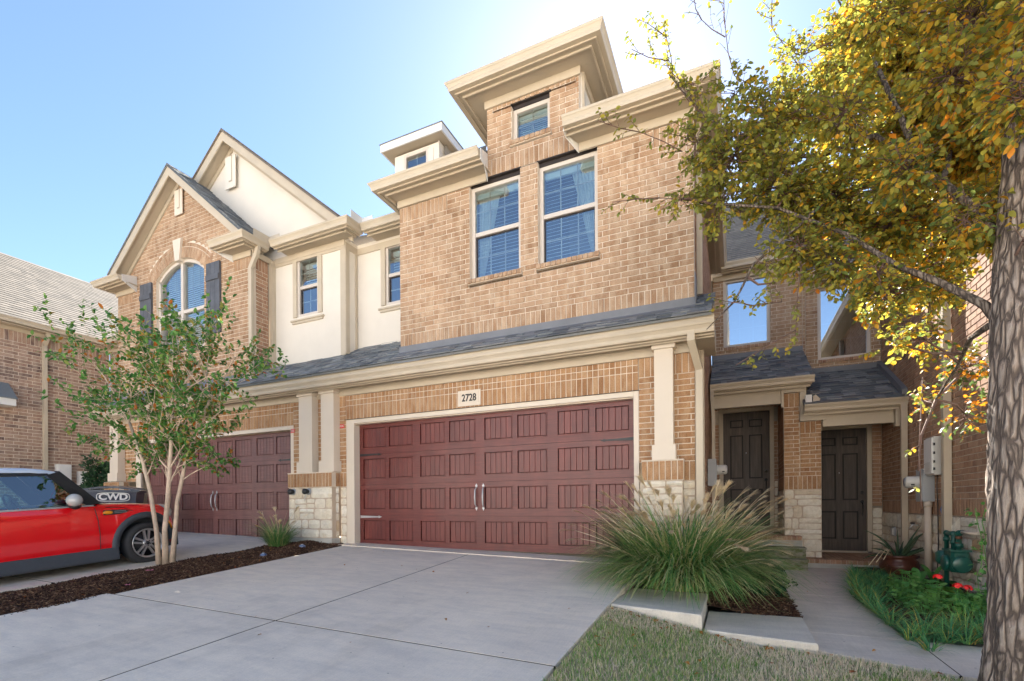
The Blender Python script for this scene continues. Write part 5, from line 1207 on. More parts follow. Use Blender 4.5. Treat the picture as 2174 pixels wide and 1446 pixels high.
m.add(V+[(v[0], v[1], v[2]-.025) for v in V], [(i*3+j_, (i+1)*3+j_, (i+1)*3+j_+1, i*3+j_+1) for i in range(nn) for j_ in (0, 1)]+[(33+i*3, i*3, (i+1)*3, 33+(i+1)*3) for i in range(nn)]); t.part('bin_lid', m, MT['binplastic'])
text_part('lettering', 'CWD', .17, 'white', t.o, Vector((bx+.05, by-.415, .925))-t.L, .002, .006, (1.05, 1, 1), (R(84), 0, 0)); t.o.rotation_euler = (0, 0, R(52))
m = MB(); pts = [(bx+.05+.25*math.copysign(abs(math.cos(a))**.5, math.cos(a)), by-.415, .925+.08*math.copysign(abs(math.sin(a))**.5, math.sin(a))) for a in [2*math.pi*i/32 for i in range(33)]]
m.tube(pts, .009, 5, cap=False); t.part('logo_oval', m, MT['white'])
for y0, lab, w_ in ((6.36, 'larger white utility cabinet on the brick wall behind the red car', .27), (6.8, 'smaller white utility box beside the cabinet, partly behind the dark shrub', .16)):
    t = Thing('utility_box', lab, 'utility box', (XL+.1, y0, 1.3)); m = MB(); m.box(XL+.004, XL+.16, y0, y0+w_, 1.35 if w_ > .2 else 1.3, 1.80 if w_ > .2 else 1.65); b_ = t.part('box_body', m, MT['white'])
    t.part('box_door', MB().box(XL+.161, XL+.17, y0+.02, y0+w_-.02, 1.37 if w_ > .2 else 1.32, 1.78 if w_ > .2 else 1.63), MT['white'])
# electricity meters
def e_meter(x, y, z, lab, facing=-90):
    t = Thing('electricity_meter', lab, 'meter', (x, y, z), 'electricity meters on the side walls'); s_ = -1 if facing == -90 else 1
    def bb(a0, a1, y0, y1, z0, z1): return MB().box(min(x+s_*a0, x+s_*a1), max(x+s_*a0, x+s_*a1), y0, y1, z0, z1)
    t.part('meter_box', bb(.003, .14, y-.15, y+.15, z-.24, z+.24), MT['greybox']); t.part('meter_box_door', bb(.141, .15, y-.13, y+.13, z-.22, z+.14), MT['greybox'])
    m = MB(); m.lathe((x+s_*.15, y, z+.05), [(.09, 0), (.093, .02), (.086, .022), (.086, .14), (.07, .165), (.05, .168)], 24, (s_, 0, 0)); d = t.part('meter_dial', m, MT['greymeter'])
    m = MB(); m.lathe((x+s_*.318, y, z+.05), [(.058, 0), (.058, .004)], 20, (s_, 0, 0)); t.part('dial_face', m, MT['greybox'], parent=d)
    m = MB(); m.box(x+s_*.25-.012, x+s_*.25+.03, y-.091, y-.085, z+.0, z+.02); t.part('dial_label', m, MT['black'], parent=d)
    return t
t = e_meter(XR, 9.12, .97, 'grey electricity meter with round glass on the right-hand brick side wall')
m = MB(); m.tube([(XR-.07, 9.02, .72), (XR-.07, 9.02, -.42)], .045, 14); m.lathe((XR-.07, 9.02, .65), [(.052, 0), (.052, .09)], 14); t.part('conduit', m, MT['pvc'])
e_meter(-.44, 9.6, 1.28, 'grey electricity meter tucked beside the left entry, above the tall grass', 90)
t = Thing('utility_cabinet', 'pale grey plastic cabinet mounted above the meter on the right side wall', 'utility box', (XR, 8.72, 1.4))
m = MB(); m.box(XR-.13, XR-.003, 8.56, 8.88, 1.10, 1.63); t.part('cabinet_body', m, MT['greymeter'])
t.part('cabinet_door', MB().box(XR-.155, XR-.131, 8.57, 8.87, 1.12, 1.61), MT['white']); t.part('cabinet_flap', MB().box(XR-.16, XR-.1555, 8.62, 8.80, 1.14, 1.28), MT['greymeter'])
m = MB()
for z in (1.18, 1.28, 1.40, 1.52): m.box(XR-.14, XR-.12, 8.548, 8.559, z-.018, z+.018)
t.part('hinge', m, MT['black'])
t = Thing('cable', 'thin black and blue cables hanging below the plastic cabinet', 'cable', (XR-.03, 8.6, .5))
m = MB(); m.tube([(XR-.04, 8.75, 1.1), (XR-.06, 8.70, .95), (XR-.04, 8.74, .7), (XR-.03, 8.76, .1), (XR-.03, 8.8, -.3)], .007, 5); t.part('black_cable', m, MT['black'])
m = MB(); m.tube([(XR-.02, 8.5, .80), (XR-.05, 8.52, .70), (XR-.06, 8.56, .62), (XR-.05, 8.54, .55), (XR-.03, 8.5, .52)], .009, 5); t.part('blue_cable', m, MT['bluewire'])
m = MB(); m.tube([(XR-.03, 8.52, 1.0), (XR-.03, 8.52, .80)], .03, 8); t.part('junction_fitting', m, MT['greymeter'])
# outdoor tap and socket
t = Thing('garden_tap', 'small metal tap on the limestone above the potted aloe', 'tap', (XR-.05, 9.62, .35)); m = MB(); m.tube([(XR-.02, 9.62, .36), (XR-.10, 9.62, .36), (XR-.13, 9.62, .30)], .016, 8); t.part('spout', m, MT['steel']); m = MB(); m.sph((XR-.08, 9.66, .39), (.035, .035, .02), 8, 6); t.part('tap_handle', m, MT['black'])
t = Thing('wall_socket', 'small grey socket cover on the stone beside the right entry', 'socket', (XR-.03, 10.85, .2)); t.part('socket_plate', MB().box(XR-.05, XR-.02, 10.78, 10.92, .12, .28), MT['greybox']); t.part('socket_flap', MB().box(XR-.075, XR-.0505, 10.80, 10.90, .14, .26), MT['greymeter'])
# gas meter
gx, gy, gz = XR-.17, 7.70, .0
t = Thing('gas_meter', 'dark green gas meter with elbow pipes standing in the flower bed', 'gas meter', (gx, gy, -.4))
m = MB()
def rbox(m, x0, x1, y0, y1, z0, z1, k=.03):
    a = [(x0+k, y0), (x1-k, y0), (x1, y0+k), (x1, y1-k), (x1-k, y1), (x0+k, y1), (x0, y1-k), (x0, y0+k)]
    c_ = ((x0+x1)/2, (y0+y1)/2); sh = lambda f, z: [(c_[0]+(x-c_[0])*f, c_[1]+(y-c_[1])*f, z) for x, y in a]
    V = sh(.85, z0)+sh(1, z0+k)+sh(1, z1-k)+sh(.88, z1); m.add(V, [tuple(range(8))[::-1], tuple(range(24, 32))]+[(r_*8+i, r_*8+(i+1) % 8, (r_+1)*8+(i+1) % 8, (r_+1)*8+i) for r_ in range(3) for i in range(8)], smooth=False)
rbox(m, gx-.09, gx+.09, gy-.13, gy+.13, -.13, .13); m.box(gx-.10, gx+.10, gy-.14, gy+.14, .12, .145); t.part('meter_body', m, MT['gasgreen'])
m = MB(); m.lathe((gx, gy-.13, -.03), [(.09, 0), (.10, .015), (.10, .04), (.08, .05)], 20, (0, -1, 0)); m.lathe((gx-.08, gy+.02, -.03), [(.085, 0), (.095, .015), (.095, .04), (.075, .05)], 20, (-1, 0, 0)); t.part('meter_drum', m, MT['gasgreen'])
m = MB(); m.tube([(gx, gy+.09, .14), (gx, gy+.09, .30), (gx, gy+.12, .325), (gx, gy+.28, .325), (gx, gy+.31, .30), (gx, gy+.31, -.4)], .026, 12); m.lathe((gx, gy+.09, .20), [(.038, 0), (.038, .05)], 10); m.lathe((gx, gy+.31, .22), [(.036, 0), (.036, .05)], 10); m.sph((gx, gy+.31, .325), .036, 10, 8); m.sph((gx, gy+.10, .325), .036, 10, 8); t.part('inlet_pipe', m, MT['gasgreen'])
m = MB(); m.tube([(gx, gy-.07, .14), (gx, gy-.07, .31), (gx, gy-.10, .35), (gx+.0, gy-.17, .36)], .028, 12); m.lathe((gx, gy-.07, .17), [(.042, 0), (.042, .05)], 10); m.sph((gx, gy-.08, .34), .04, 10, 8); t.part('outlet_pipe', m, MT['gasgreen'])
m = MB(); m.tube([(gx, gy-.17, .36), (gx+.02, gy-.36, .355), (gx+.17, gy-.38, .35)], .022, 10); t.part('painted_pipe', m, MT['pvc']); m = MB(); m.sph((gx-.005, gy-.07, .21), .034, 8, 6); m.sph((gx, gy-.07, .29), .035, 8, 6); t.part('rusty_joint', m, MT['rust'])
m = MB(); m.lathe((gx-.03, gy+.31, .03), [(.06, -.1), (.085, -.06), (.085, .04), (.05, .07)], 16); t.part('regulator', m, MT['gasgreen'])
# ---------------------------------------------------------------- plants
def ribbon(mb, pts, w, a, up_=None, taper=True, twist=0):
    """flat blade along pts; w = half width"""
    k = len(pts); base_ = len(mb.v)
    d = (Vector(pts[-1])-Vector(pts[0])); sd = d.cross(Vector((0, 0, 1)))
    sd = sd.normalized() if sd.length > 1e-5 else Vector((1, 0, 0))
    if twist: sd = Matrix.Rotation(twist, 3, 'Z') @ sd
    for i, p in enumerate(pts):
        t = i/(k-1); ww = w*(1-t**2.2) if taper else w*math.sin(math.pi*(.12+.88*t))
        ww = max(ww, w*.05); mb.v.append(tuple(Vector(p)-sd*ww)); mb.v.append(tuple(Vector(p)+sd*ww))
    for i in range(k-1): mb.f.append((base_+2*i, base_+2*i+1, base_+2*i+3, base_+2*i+2)); mb.a.append(a); mb.sm.append(True)
def arc_pts(p, az, lean, L, droop, k=6, r=random):
    """blade that starts at lean from vertical and bends over by droop"""
    out = [tuple(p)]; q = Vector(p); th = lean; wob = r.uniform(-.15, .15)
    for i in range(k-1):
        th += droop/(k-1); az += wob/(k-1); q = q+Vector((math.sin(th)*math.cos(az), math.sin(th)*math.sin(az), math.cos(th)))*(L/(k-1)); out.append(tuple(q))
    return out
def leaf_geo(mb, c, d, n_, l, w, a, fold=.25, curl=.0):
    d = d.normalized(); s_ = d.cross(n_); s_ = s_.normalized() if s_.length > 1e-5 else d.orthogonal().normalized(); n2 = s_.cross(d)
    p0 = c; tip = c+d*l-n2*curl*l; m1 = c+d*l*.35; m2 = c+d*l*.72-n2*curl*l*.4
    mb.add([p0, m1+s_*w+n2*w*fold, m2+s_*w*.8+n2*w*fold*.6, tip, m2-s_*w*.8+n2*w*fold*.6, m1-s_*w+n2*w*fold, m1, m2], [(0, 6, 1), (6, 7, 2, 1), (7, 3, 2), (0, 5, 6), (6, 5, 4, 7), (7, 4, 3)], a, True)
def finish_leaves(th, leaves, mat, limit=300, nm='leaf'):
    """leaves = [(c, d, n, l, w, a, curl)]: the largest in the picture become objects"""
    leaves.sort(key=lambda q: (Vector(q[0])-CAMP).length/q[3])
    _m = {}
    for c, d, n_, l, w, a, curl in leaves[:limit]:
        key = (round(l, 2), round(w, 3), round(curl, 1))
        if key not in _m:
            b = MB(); leaf_geo(b, Vector(), Vector((0, 1, 0)), Vector((0, 0, 1)), key[0], key[1], 0, .25, key[2]); me = b.mesh(nm); me.materials.append(MT[mat]); _m[key] = me
        d = Vector(d).normalized(); s_ = d.cross(Vector(n_)); s_ = s_.normalized() if s_.length > 1e-5 else d.orthogonal().normalized(); n2 = s_.cross(d)
        o = link(nm, _m[key], None, th.o); M = Matrix((( s_.x, d.x, n2.x, c[0]-th.L.x), (s_.y, d.y, n2.y, c[1]-th.L.y), (s_.z, d.z, n2.z, c[2]-th.L.z), (0, 0, 0, 1))); o.matrix_basis = M
    b = MB()
    for c, d, n_, l, w, a, curl in leaves[limit:]: leaf_geo(b, Vector(c), Vector(d), Vector(n_), l, w, max(a, .001), .25, curl)
    if b.v: th.part('leaves', b, MT[mat], kind='stuff')
def rvec(r=random):
    while True:
        v = Vector((r.uniform(-1, 1), r.uniform(-1, 1), r.uniform(-1, 1)))
        if .05 < v.length < 1: return v.normalized()

# ornamental grass clump
def plume(th, mb_stem, p, az, lean, L, r):
    st = arc_pts(p, az, lean, L, r.uniform(.25, .8), 8, r); mb_stem.tube(st, [.0035]*7+[.002], 4, a=r.uniform(.85, .99))
    P0, P1 = Vector(st[-2]), Vector(st[-1]); d = (P1-P0).normalized(); b = MB(); PL = r.uniform(.16, .27); side = Vector((math.cos(az+1.57), math.sin(az+1.57), 0))
    for i in range(34):
        t = i/34; q = P1+d*PL*t*.5-Vector((0, 0, 1))*(t*t*PL*.15)
        dd = (d+side*r.gauss(0, .15)+Vector((0, 0, -.25))+rvec(r)*.15).normalized(); l2 = PL*(.75-.35*t)
        pts = [q, q+dd*l2*.5, q+dd*l2+Vector((0, 0, -.12*l2))]; ribbon(b, pts, r.uniform(.003, .0055), r.uniform(.01, .99))
    th.part('plume', b, MT['plume'])
def grass_clump(label, c, n_bl, n_pl, L, spread, seed, z0, rad, lean_pl=(.05, .8), mat='blade', wmul=1.0, cat='ornamental grass'):
    r = random.Random(seed); T = Thing('ornamental_grass', label, cat, (c[0], c[1], z0)); b = MB()
    for i in range(n_bl):
        rr = rad*math.sqrt(r.random()); a0 = r.uniform(0, 6.283); p = (c[0]+rr*math.cos(a0), c[1]+rr*math.sin(a0), z0)
        az = a0+r.gauss(0, .5); lean = r.uniform(.03, .6)*(.3+.8*rr/rad); l = L*r.uniform(.4, .98)
        dr_ = r.uniform(.7, 1.9)*spread; pts = arc_pts(p, az, lean, l, dr_, 7, r); pts = [(x, y, max(z, z0+.01)) for x, y, z in pts]
        k = r.random()**.8
        ribbon(b, pts, r.uniform(.0035, .0062)*wmul, max(.01, k*.97), twist=r.uniform(-.5, .5))
    T.part('blades', b, MT[mat], kind='stuff'); s_ = MB()
    for i in range(n_pl):
        rr = rad*.8*math.sqrt(r.random()); a0 = r.uniform(0, 6.283); p = (c[0]+rr*math.cos(a0), c[1]+rr*math.sin(a0), z0+.05)
        plume(T, s_, p, a0+r.gauss(0, .3), r.uniform(*lean_pl), L*r.uniform(.52, .86), r)
    if s_.v: T.part('stems', s_, MT['plume'], kind='stuff')
    return T
grass_clump('large green ornamental grass clump with tan feathery plumes in front of the right garage pier', (-.56, 5.90), 6200, 210, 1.38, 1.12, 3, -.23, .40, (.02, .75), 'blade', 1.45)
grass_clump('small dry ornamental grass tuft in the mulch strip by the centre stone pier', (-7.05, 5.92), 500, 9, .72, .75, 4, .02, .12, (.05, .35))
for k, (x, y) in enumerate(((-13.0, 6.1), (-12.6, 5.95), (-13.5, 6.2))): grass_clump(('tan plumed grass behind the bin, the middle tuft', 'tan plumed grass behind the bin, nearest the bin', 'tan plumed grass behind the car, tuft nearest the white cabinet')[k], (x, y), 160, 6, 1.3, .5, 14+k, 0, .12, (.02, .3))
def bush(name, label, c, rad, n, mat, leaf, seed, cat='shrub'):
    r = random.Random(seed); T = Thing(name, label, cat, (c[0], c[1], c[2]-rad[2])); L_ = []
    s_ = MB()
    for i in range(14): d = rvec(r); s_.tube([(c[0], c[1], c[2]-rad[2]), (c[0]+d.x*rad[0]*.5, c[1]+d.y*rad[1]*.5, c[2]+abs(d.z)*rad[2]*.5)], [.012, .004], 5)
    T.part('stems', s_, MT['twig'])
    lob = [(rvec(r), r.uniform(.8, 1.15)) for _ in range(9)]
    for i in range(n):
        d = rvec(r); k = max([q*max(0, d.dot(v))**6 for v, q in lob]+[.72]); t = k*r.uniform(.55, 1)**.4
        p = (c[0]+d.x*rad[0]*t, c[1]+d.y*rad[1]*t, c[2]+d.z*rad[2]*t); L_.append((p, (d+rvec(r)*.9), (d+rvec(r)*.6), leaf*r.uniform(.7, 1.2), leaf*.28, r.random(), r.uniform(0, .3)))
    finish_leaves(T, L_, mat, 0 if n > 800 else 60); return T
bush('shrub', 'dark green rounded shrub behind the red car against the far brick wall', (-14.0, 6.9, 1.0), (.85, .7, 1.15), 5200, 'bushleaf', .085, 5)
bush('shrub', 'small dark leafy shrub under the right side of the big grass clump', (.33, 6.65, -.2), (.33, .4, .26), 1500, 'bushleaf', .04, 6)

# trees
def branch_tree(T, trunks, seed, levels, spread, mb, leaves, r, leafsize, leafn, box=None):
    pass
def grow(mb, leaves, p, d, L, rad, lev, r, P):
    """recursive branch; leaves on the last levels"""
    k = 5; pts = [Vector(p)]; dd = Vector(d).normalized()
    for i in range(k):
        dd = (dd+rvec(r)*P['wig']+Vector((0, 0, P['lift']))*.5).normalized(); pts.append(pts[-1]+dd*L/k)
    rads = [rad*(1-.45*i/k) for i in range(k+1)]; mb.tube(pts, rads, 7 if lev > 2 else 5, cap=lev == 0)
    if lev <= P['leaflev']:
        n = P['nleaf'] if lev == 0 else int(P['nleaf']*.55)
        for i in range(n):
            t = r.uniform(.15, 1)*k; j_ = min(k-1, int(t)); q = pts[j_].lerp(pts[j_+1], t-j_); out = (rvec(r)+dd*.5+Vector((0, 0, .1))).normalized()
            leaves.append((tuple(q), out, Vector((0, 0, 1))+rvec(r)*.7, P['leaf']*r.uniform(.7, 1.25), P['leaf']*.27, P['col'](q, r), r.uniform(0, .35)))
    if lev == 0: return
    for c_ in range(P['kids'][lev]):
        t = r.uniform(.35, 1)*k if c_ else k*.98; j_ = min(k-1, int(t)); q = pts[j_].lerp(pts[j_+1], t-j_)
        side = rvec(r); side = (side-dd*side.dot(dd)).normalized(); nd = (dd*r.uniform(.6, .95)+side*r.uniform(*P['fan'])+Vector((0, 0, P['up']))).normalized()
        grow(mb, leaves, q, nd, L*r.uniform(*P['shrink']), rads[j_]*.62, lev-1, r, P)
r = random.Random(21)
T = Thing('crape_myrtle', 'slender multi-stemmed small tree with pale bark in front of the red car', 'tree', (-7.40, 4.30, -.1))
Lv = []; tb = MB(); bb_ = MB()
def ccol(q, r):
    if q.z < 2.3 and q.x < -7.3 and r.random() < .3: return r.uniform(.86, .999)
    return r.random()*.9
P = dict(wig=.15, lift=.012, leaflev=1, nleaf=17, leaf=.068, kids={4: 3, 3: 4, 2: 3, 1: 3}, fan=(.55, 1.1), shrink=(.62, .85), up=.10, col=ccol)
for (x, y, W_, ra) in ((-7.46, 4.27, [(-7.50, 4.26, .4), (-7.64, 4.26, .95), (-7.74, 4.22, 1.4), (-7.93, 4.15, 1.95)], .030), (-7.42, 4.33, [(-7.44, 4.34, .45), (-7.40, 4.38, .9), (-7.47, 4.42, 1.3), (-7.66, 4.45, 2.05)], .025),
        (-7.34, 4.29, [(-7.36, 4.29, .4), (-7.28, 4.28, .75), (-7.16, 4.25, 1.3), (-7.0, 4.2, 2.15)], .034), (-7.28, 4.34, [(-7.24, 4.36, .4), (-7.22, 4.38, .8), (-7.08, 4.42, 1.4), (-6.62, 4.46, 2.2)], .030)):
    q = [Vector((x, y, -.12))]+[Vector(w_) for w_ in W_]
    t_ = MB().tube(q, [ra*1.35, ra, ra*.92, ra*.8, ra*.6], 10); T.part('trunk', t_, MT['crapebark'])
    for h_, n, sc in ((4, 4, 1.0), (3.4, 4, .95), (2.9, 3, .8), (2.5, 2, .6)):
        i0 = min(3, int(h_)); base_ = q[i0].lerp(q[i0+1], h_-i0) if h_ < 4 else q[4]; d = (q[4]-q[3]).normalized()
        for i in range(n):
            a = 6.283*i/n+r.uniform(-.5, .5); nd = (d*.7+Vector((math.cos(a)*1.25, math.sin(a)*.6, 0))*r.uniform(.6, 1.05)+Vector((.06, 0, .3))).normalized()
            grow(bb_, Lv, base_, nd, r.uniform(.64, .92)*sc, ra*.34, 2, r, P)
T.part('branches', bb_, MT['crapebark'], kind='stuff')
print('crape leaves', len(Lv)); finish_leaves(T, Lv, 'crape', 250)

# big street tree on the right
T = Thing('autumn_tree', 'big tree at the right edge with rough grey bark and green, yellow and orange leaves', 'tree', (1.41, 3.66, -.45))
TR = [(1.46, 3.65, -.50), (1.465, 3.66, -.38), (1.47, 3.665, -.1), (1.475, 3.67, .2), (1.48, 3.71, .63), (1.50, 3.76, 1.17), (1.53, 3.82, 1.72), (1.56, 3.89, 2.13), (1.62, 3.98, 2.75), (1.7, 4.07, 3.5), (1.78, 4.2, 4.6), (1.85, 4.3, 5.8)]
TRR = [.23, .195, .17, .155, .147, .142, .138, .13, .115, .09, .06, .03]
def bark_tube(path, rad, n=40, seed=1, amp=.012, sub=10):
    r_ = random.Random(seed); P_ = []; Rr = []
    for i in range(len(path)-1):
        for k in range(sub): t = k/sub; P_.append(Vector(path[i]).lerp(Vector(path[i+1]), t)); Rr.append(rad[i]*(1-t)+rad[i+1]*t)
    P_.append(Vector(path[-1])); Rr.append(rad[-1]); m = MB(); m.tube(P_, Rr, n)
    ph = [r_.uniform(0, 6.28) for _ in range(8)]
    for i, v in enumerate(m.v):
        row, c_ = divmod(i, n)
        if row >= len(P_): break
        a = 2*math.pi*c_/n; z = v[2]; ridge = math.sin(9*a+3*math.sin(z*5+ph[0])+ph[1])*.5+math.sin(15*a-2.6*math.sin(z*7+ph[2])+ph[3])*.35+math.sin(z*31+5*a+ph[4])*.25
        d = (Vector(v)-P_[row]); L_ = d.length
        if L_ > 1e-4: m.v[i] = tuple(P_[row]+d*(1+(ridge*amp+r_.uniform(-.3, .3)*amp)/L_))
    return m
T.part('trunk', bark_tube(TR, TRR, 64, 3, .0095, 14), MT['bark'])
LIMB = [[(1.48, 3.81, 1.67), (1.4, 3.93, 1.92), (1.24, 4.08, 2.15), (1.02, 4.2, 2.37), (0.79, 4.42, 2.74), (0.33, 4.54, 3.13), (-0.28, 4.49, 3.3)],
 [(1.52, 3.85, 1.95), (1.51, 3.98, 2.29), (1.41, 4.16, 2.67), (1.24, 4.41, 3.09), (1.01, 4.63, 3.56), (0.53, 4.86, 4.06), (0.02, 4.73, 3.9)],
 [(1.68, 4.04, 3.02), (1.62, 4.14, 3.41), (1.6, 4.46, 4.2), (1.58, 4.78, 4.93), (1.5, 5.0, 5.6)],
 [(1.24, 4.41, 3.09), (1.18, 4.82, 3.89), (1.08, 5.21, 4.71), (0.91, 5.47, 5.44)],
 [(1.01, 4.63, 3.56), (0.65, 4.69, 3.55), (0.24, 4.72, 3.7), (-0.2, 4.63, 4.1), (-0.5, 4.49, 4.48)],
 [(1.4, 3.88, 1.78), (1.45, 4.28, 1.82), (1.53, 4.76, 1.74), (1.51, 5.19, 1.53)],
 [(0.62, 4.51, 3.04), (0.15, 4.46, 2.67), (0.01, 4.4, 2.37), (-0.2, 4.3, 2.14)],
 [(1.55, 3.9, 2.3), (1.9, 4.3, 2.9), (2.1, 4.6, 3.6), (2.2, 4.8, 4.6)], [(1.3, 4.3, 2.9), (1.5, 4.8, 3.3), (1.7, 5.3, 4.0), (1.8, 5.6, 4.8)]]
LR = [.028, .034, .036, .024, .02, .02, .012, .04, .022]
skel = []
for L_, ra in zip(LIMB, LR):
    n = len(L_); rr = [ra*(1-.75*i/(n-1)) for i in range(n)]
    T.part('limb', bark_tube(L_, rr, 16, 5, .004, 5), MT['limbbark'])
    for i in range(n-1):
        for k in range(6): t = k/6; skel.append(Vector(L_[i]).lerp(Vector(L_[i+1]), t))
SPR = [[(0.53, 4.86, 4.06), (0.02, 4.73, 4.47), (-0.05, 4.7, 4.89), (-0.06, 4.69, 5.14)], [(-0.05, 4.7, 4.81), (-0.24, 4.62, 4.97), (-0.3, 4.59, 5.18)],
 [(-0.2, 4.63, 4.1), (-0.47, 4.51, 4.44), (-0.52, 4.49, 4.81), (-0.64, 4.43, 4.91)], [(-0.21, 4.63, 4.06), (-0.5, 4.49, 4.6), (-0.8, 4.36, 4.71)], [(-0.39, 4.44, 3.74), (-0.72, 4.29, 3.91), (-1.05, 4.14, 4.01)],
 [(-0.2, 4.52, 3.3), (-0.57, 4.35, 3.34), (-0.94, 4.19, 3.31)], [(0.35, 4.44, 2.32), (0.15, 4.35, 2.29), (-0.06, 4.26, 2.33)], [(1.41, 4.81, 2.57), (1.35, 4.84, 1.7), (1.35, 4.9, 0.67)],
 [(0.48, 4.39, 2.57), (0.44, 4.37, 2.06), (0.01, 4.18, 1.79)], [(0.58, 5.2, 4.69), (0.34, 5.1, 5.08), (0.34, 5.1, 5.34)]]
BL = [(1.42,3.55,2.9,.26,.9),(1.55,3.6,3.35,.28,.9),(1.7,3.7,3.8,.3,.8),(1.62,3.5,2.55,.14,.5),(1.05,4.0,2.9,.26,.9),(1.25,3.95,3.4,.3,.9),(.75,4.3,3.6,.3,.8),(1.45,4.2,3.9,.34,.9),(1.0,4.3,4.2,.32,.8),(1.3,3.9,2.45,.2,.8),(.9,4.1,2.3,.18,.7),(1.75,4.4,4.6,.4,.9),(1.5,3.75,2.2,.12,.4),(0.02,4.62,3.7,0.42,1),(-0.27,4.49,3.82,0.3,0.7),(-0.39,4.44,3.34,0.22,0.5),(-0.09,4.57,3.3,0.3,0.9),(0.35,4.77,4.02,0.42,0.9),(0.37,4.67,3.35,0.42,1.2),(0.02,4.73,4.31,0.28,0.5),(-0.28,4.6,4.35,0.25,0.4),(0.78,4.75,3.21,0.45,1.3),(0.77,5.07,4.18,0.45,0.9),(1.07,5.54,5.04,0.5,0.8),(1.48,5.62,4.81,0.6,1),(1.95,5.72,4.84,0.6,1.1),(1.91,4.82,3.54,0.5,1.2),(1.35,5.11,3.74,0.5,1.2),(1.73,5.18,3.59,0.5,1.2),(1.65,4.7,2.78,0.35,1.2),(1.17,4.82,2.92,0.4,1.3),(0.74,4.51,2.57,0.3,1.1),(0.49,4.51,2.77,0.28,1),(1.05,4.54,2.31,0.28,1),(1.48,4.96,2.47,0.3,1),(1.34,4.78,1.98,0.2,0.6),(1.11,4.57,1.92,0.16,0.5),(1.81,5.43,1.87,0.22,0.7),(1.8,5.43,1.47,0.16,0.5),(1.47,5.28,1.59,0.14,0.4),(1.33,4.89,0.97,0.06,0.1),(1.8,4.55,2.73,0.3,1),(0.22,4.38,2.63,0.18,0.5),(0.58,5.2,4.82,0.3,0.35),(0.28,4.41,2.47,0.1,0.3)]
r = random.Random(33); tw = MB(); Lv = []
def ecol(q, r):
    a = .05+.24*max(0, min(1, (q.x-.0)/1.5));  # yellower toward the right: sun glow through leaves put into their colour
    k = abs(r.gauss(a, .17))
    if r.random() < .07: k = r.uniform(.82, .999)
    if 1.9 < q.z < 3.2 and q.x > .6 and r.random() < .16: k = r.uniform(.6, .97)
    if q.z < 1.95 and q.x > 1.4: k = r.uniform(.5, .8)  # low right leaves coloured yellow for sunlight shining through them
    return min(.999, max(.01, k))
def twig(p0, p1, r, dens=1.0, l0=.049):
    p0, p1 = Vector(p0), Vector(p1); L_ = (p1-p0).length; mid = p0.lerp(p1, .5)+rvec(r)*L_*.14; P_ = []
    n = 7
    for i in range(n+1): t = i/n; P_.append(p0*(1-t)**2+mid*2*t*(1-t)+p1*t*t)
    tw.tube(P_, [max(.0016, .0016+.0011*L_*6*(1-i/n)) for i in range(n+1)], 4)
    cnt = int(L_/.021*dens); s_ = 1
    for i in range(cnt):
        t = .2+.8*(i+1)/cnt; j_ = min(n-1, int(t*n)); q = P_[j_].lerp(P_[j_+1], t*n-j_); d = (P_[j_+1]-P_[j_]).normalized(); sd = d.cross(Vector((0, 0, 1))+rvec(r)*.5); sd = sd.normalized() if sd.length > .01 else rvec(r); s_ = -s_
        Lv.append((tuple(q), (sd*s_+d*.6+Vector((0, 0, -.35))+rvec(r)*.35).normalized(), Vector((0, 0, 1))+rvec(r)*.8, l0*r.uniform(.6, 1.2), l0*.3, ecol(q, r), r.uniform(0, .3)))
nodes_ = list(skel)
for (x, y, z, rad, dn) in BL:
    c = Vector((x, y, z)); near = min(skel, key=lambda q: (q-c).length); 
    if (near-c).length > .15:
        m_ = near.lerp(c, .5)+rvec(r)*.06; tw.tube([near, m_, c], [.012, .009, .006], 5)
    nt = int((250 if x > .9 else 185 if x > .3 else 140)*dn*rad*rad/.16)
    for i in range(nt):
        tip = c+rvec(r)*rad*r.random()**.4; st = c.lerp(tip, r.uniform(.1, .6))+rvec(r)*rad*.15
        d = tip-st
        if d.length < .12: tip = st+d.normalized()*.14
        elif d.length > .3: tip = st+d.normalized()*.3
        twig(st, tip, r)
    for i in range(int(nt*.12)): a_ = c+rvec(r)*rad*.5; tw.tube([c, c.lerp(a_, .5)+rvec(r)*.03, a_], [.006, .004, .0025], 4)
for L_ in SPR:
    for i in range(len(L_)-1):
        tw.tube([L_[i], Vector(L_[i]).lerp(Vector(L_[i+1]), .5)+rvec(r)*.02, L_[i+1]], [.005, .004, .003], 5)
        n = 6
        for k in range(n):
            q = Vector(L_[i]).lerp(Vector(L_[i+1]), k/n); e = q+(Vector(L_[-1])-Vector(L_[0])).normalized()*.09+rvec(r)*.10; twig(q, e, r, .9 if L_ is not SPR[0] and L_ is not SPR[1] else .25, .045)
T.part('twigs', tw, MT['twig'], kind='stuff')
print('elm leaves', len(Lv)); finish_leaves(T, Lv, 'elm', 300)

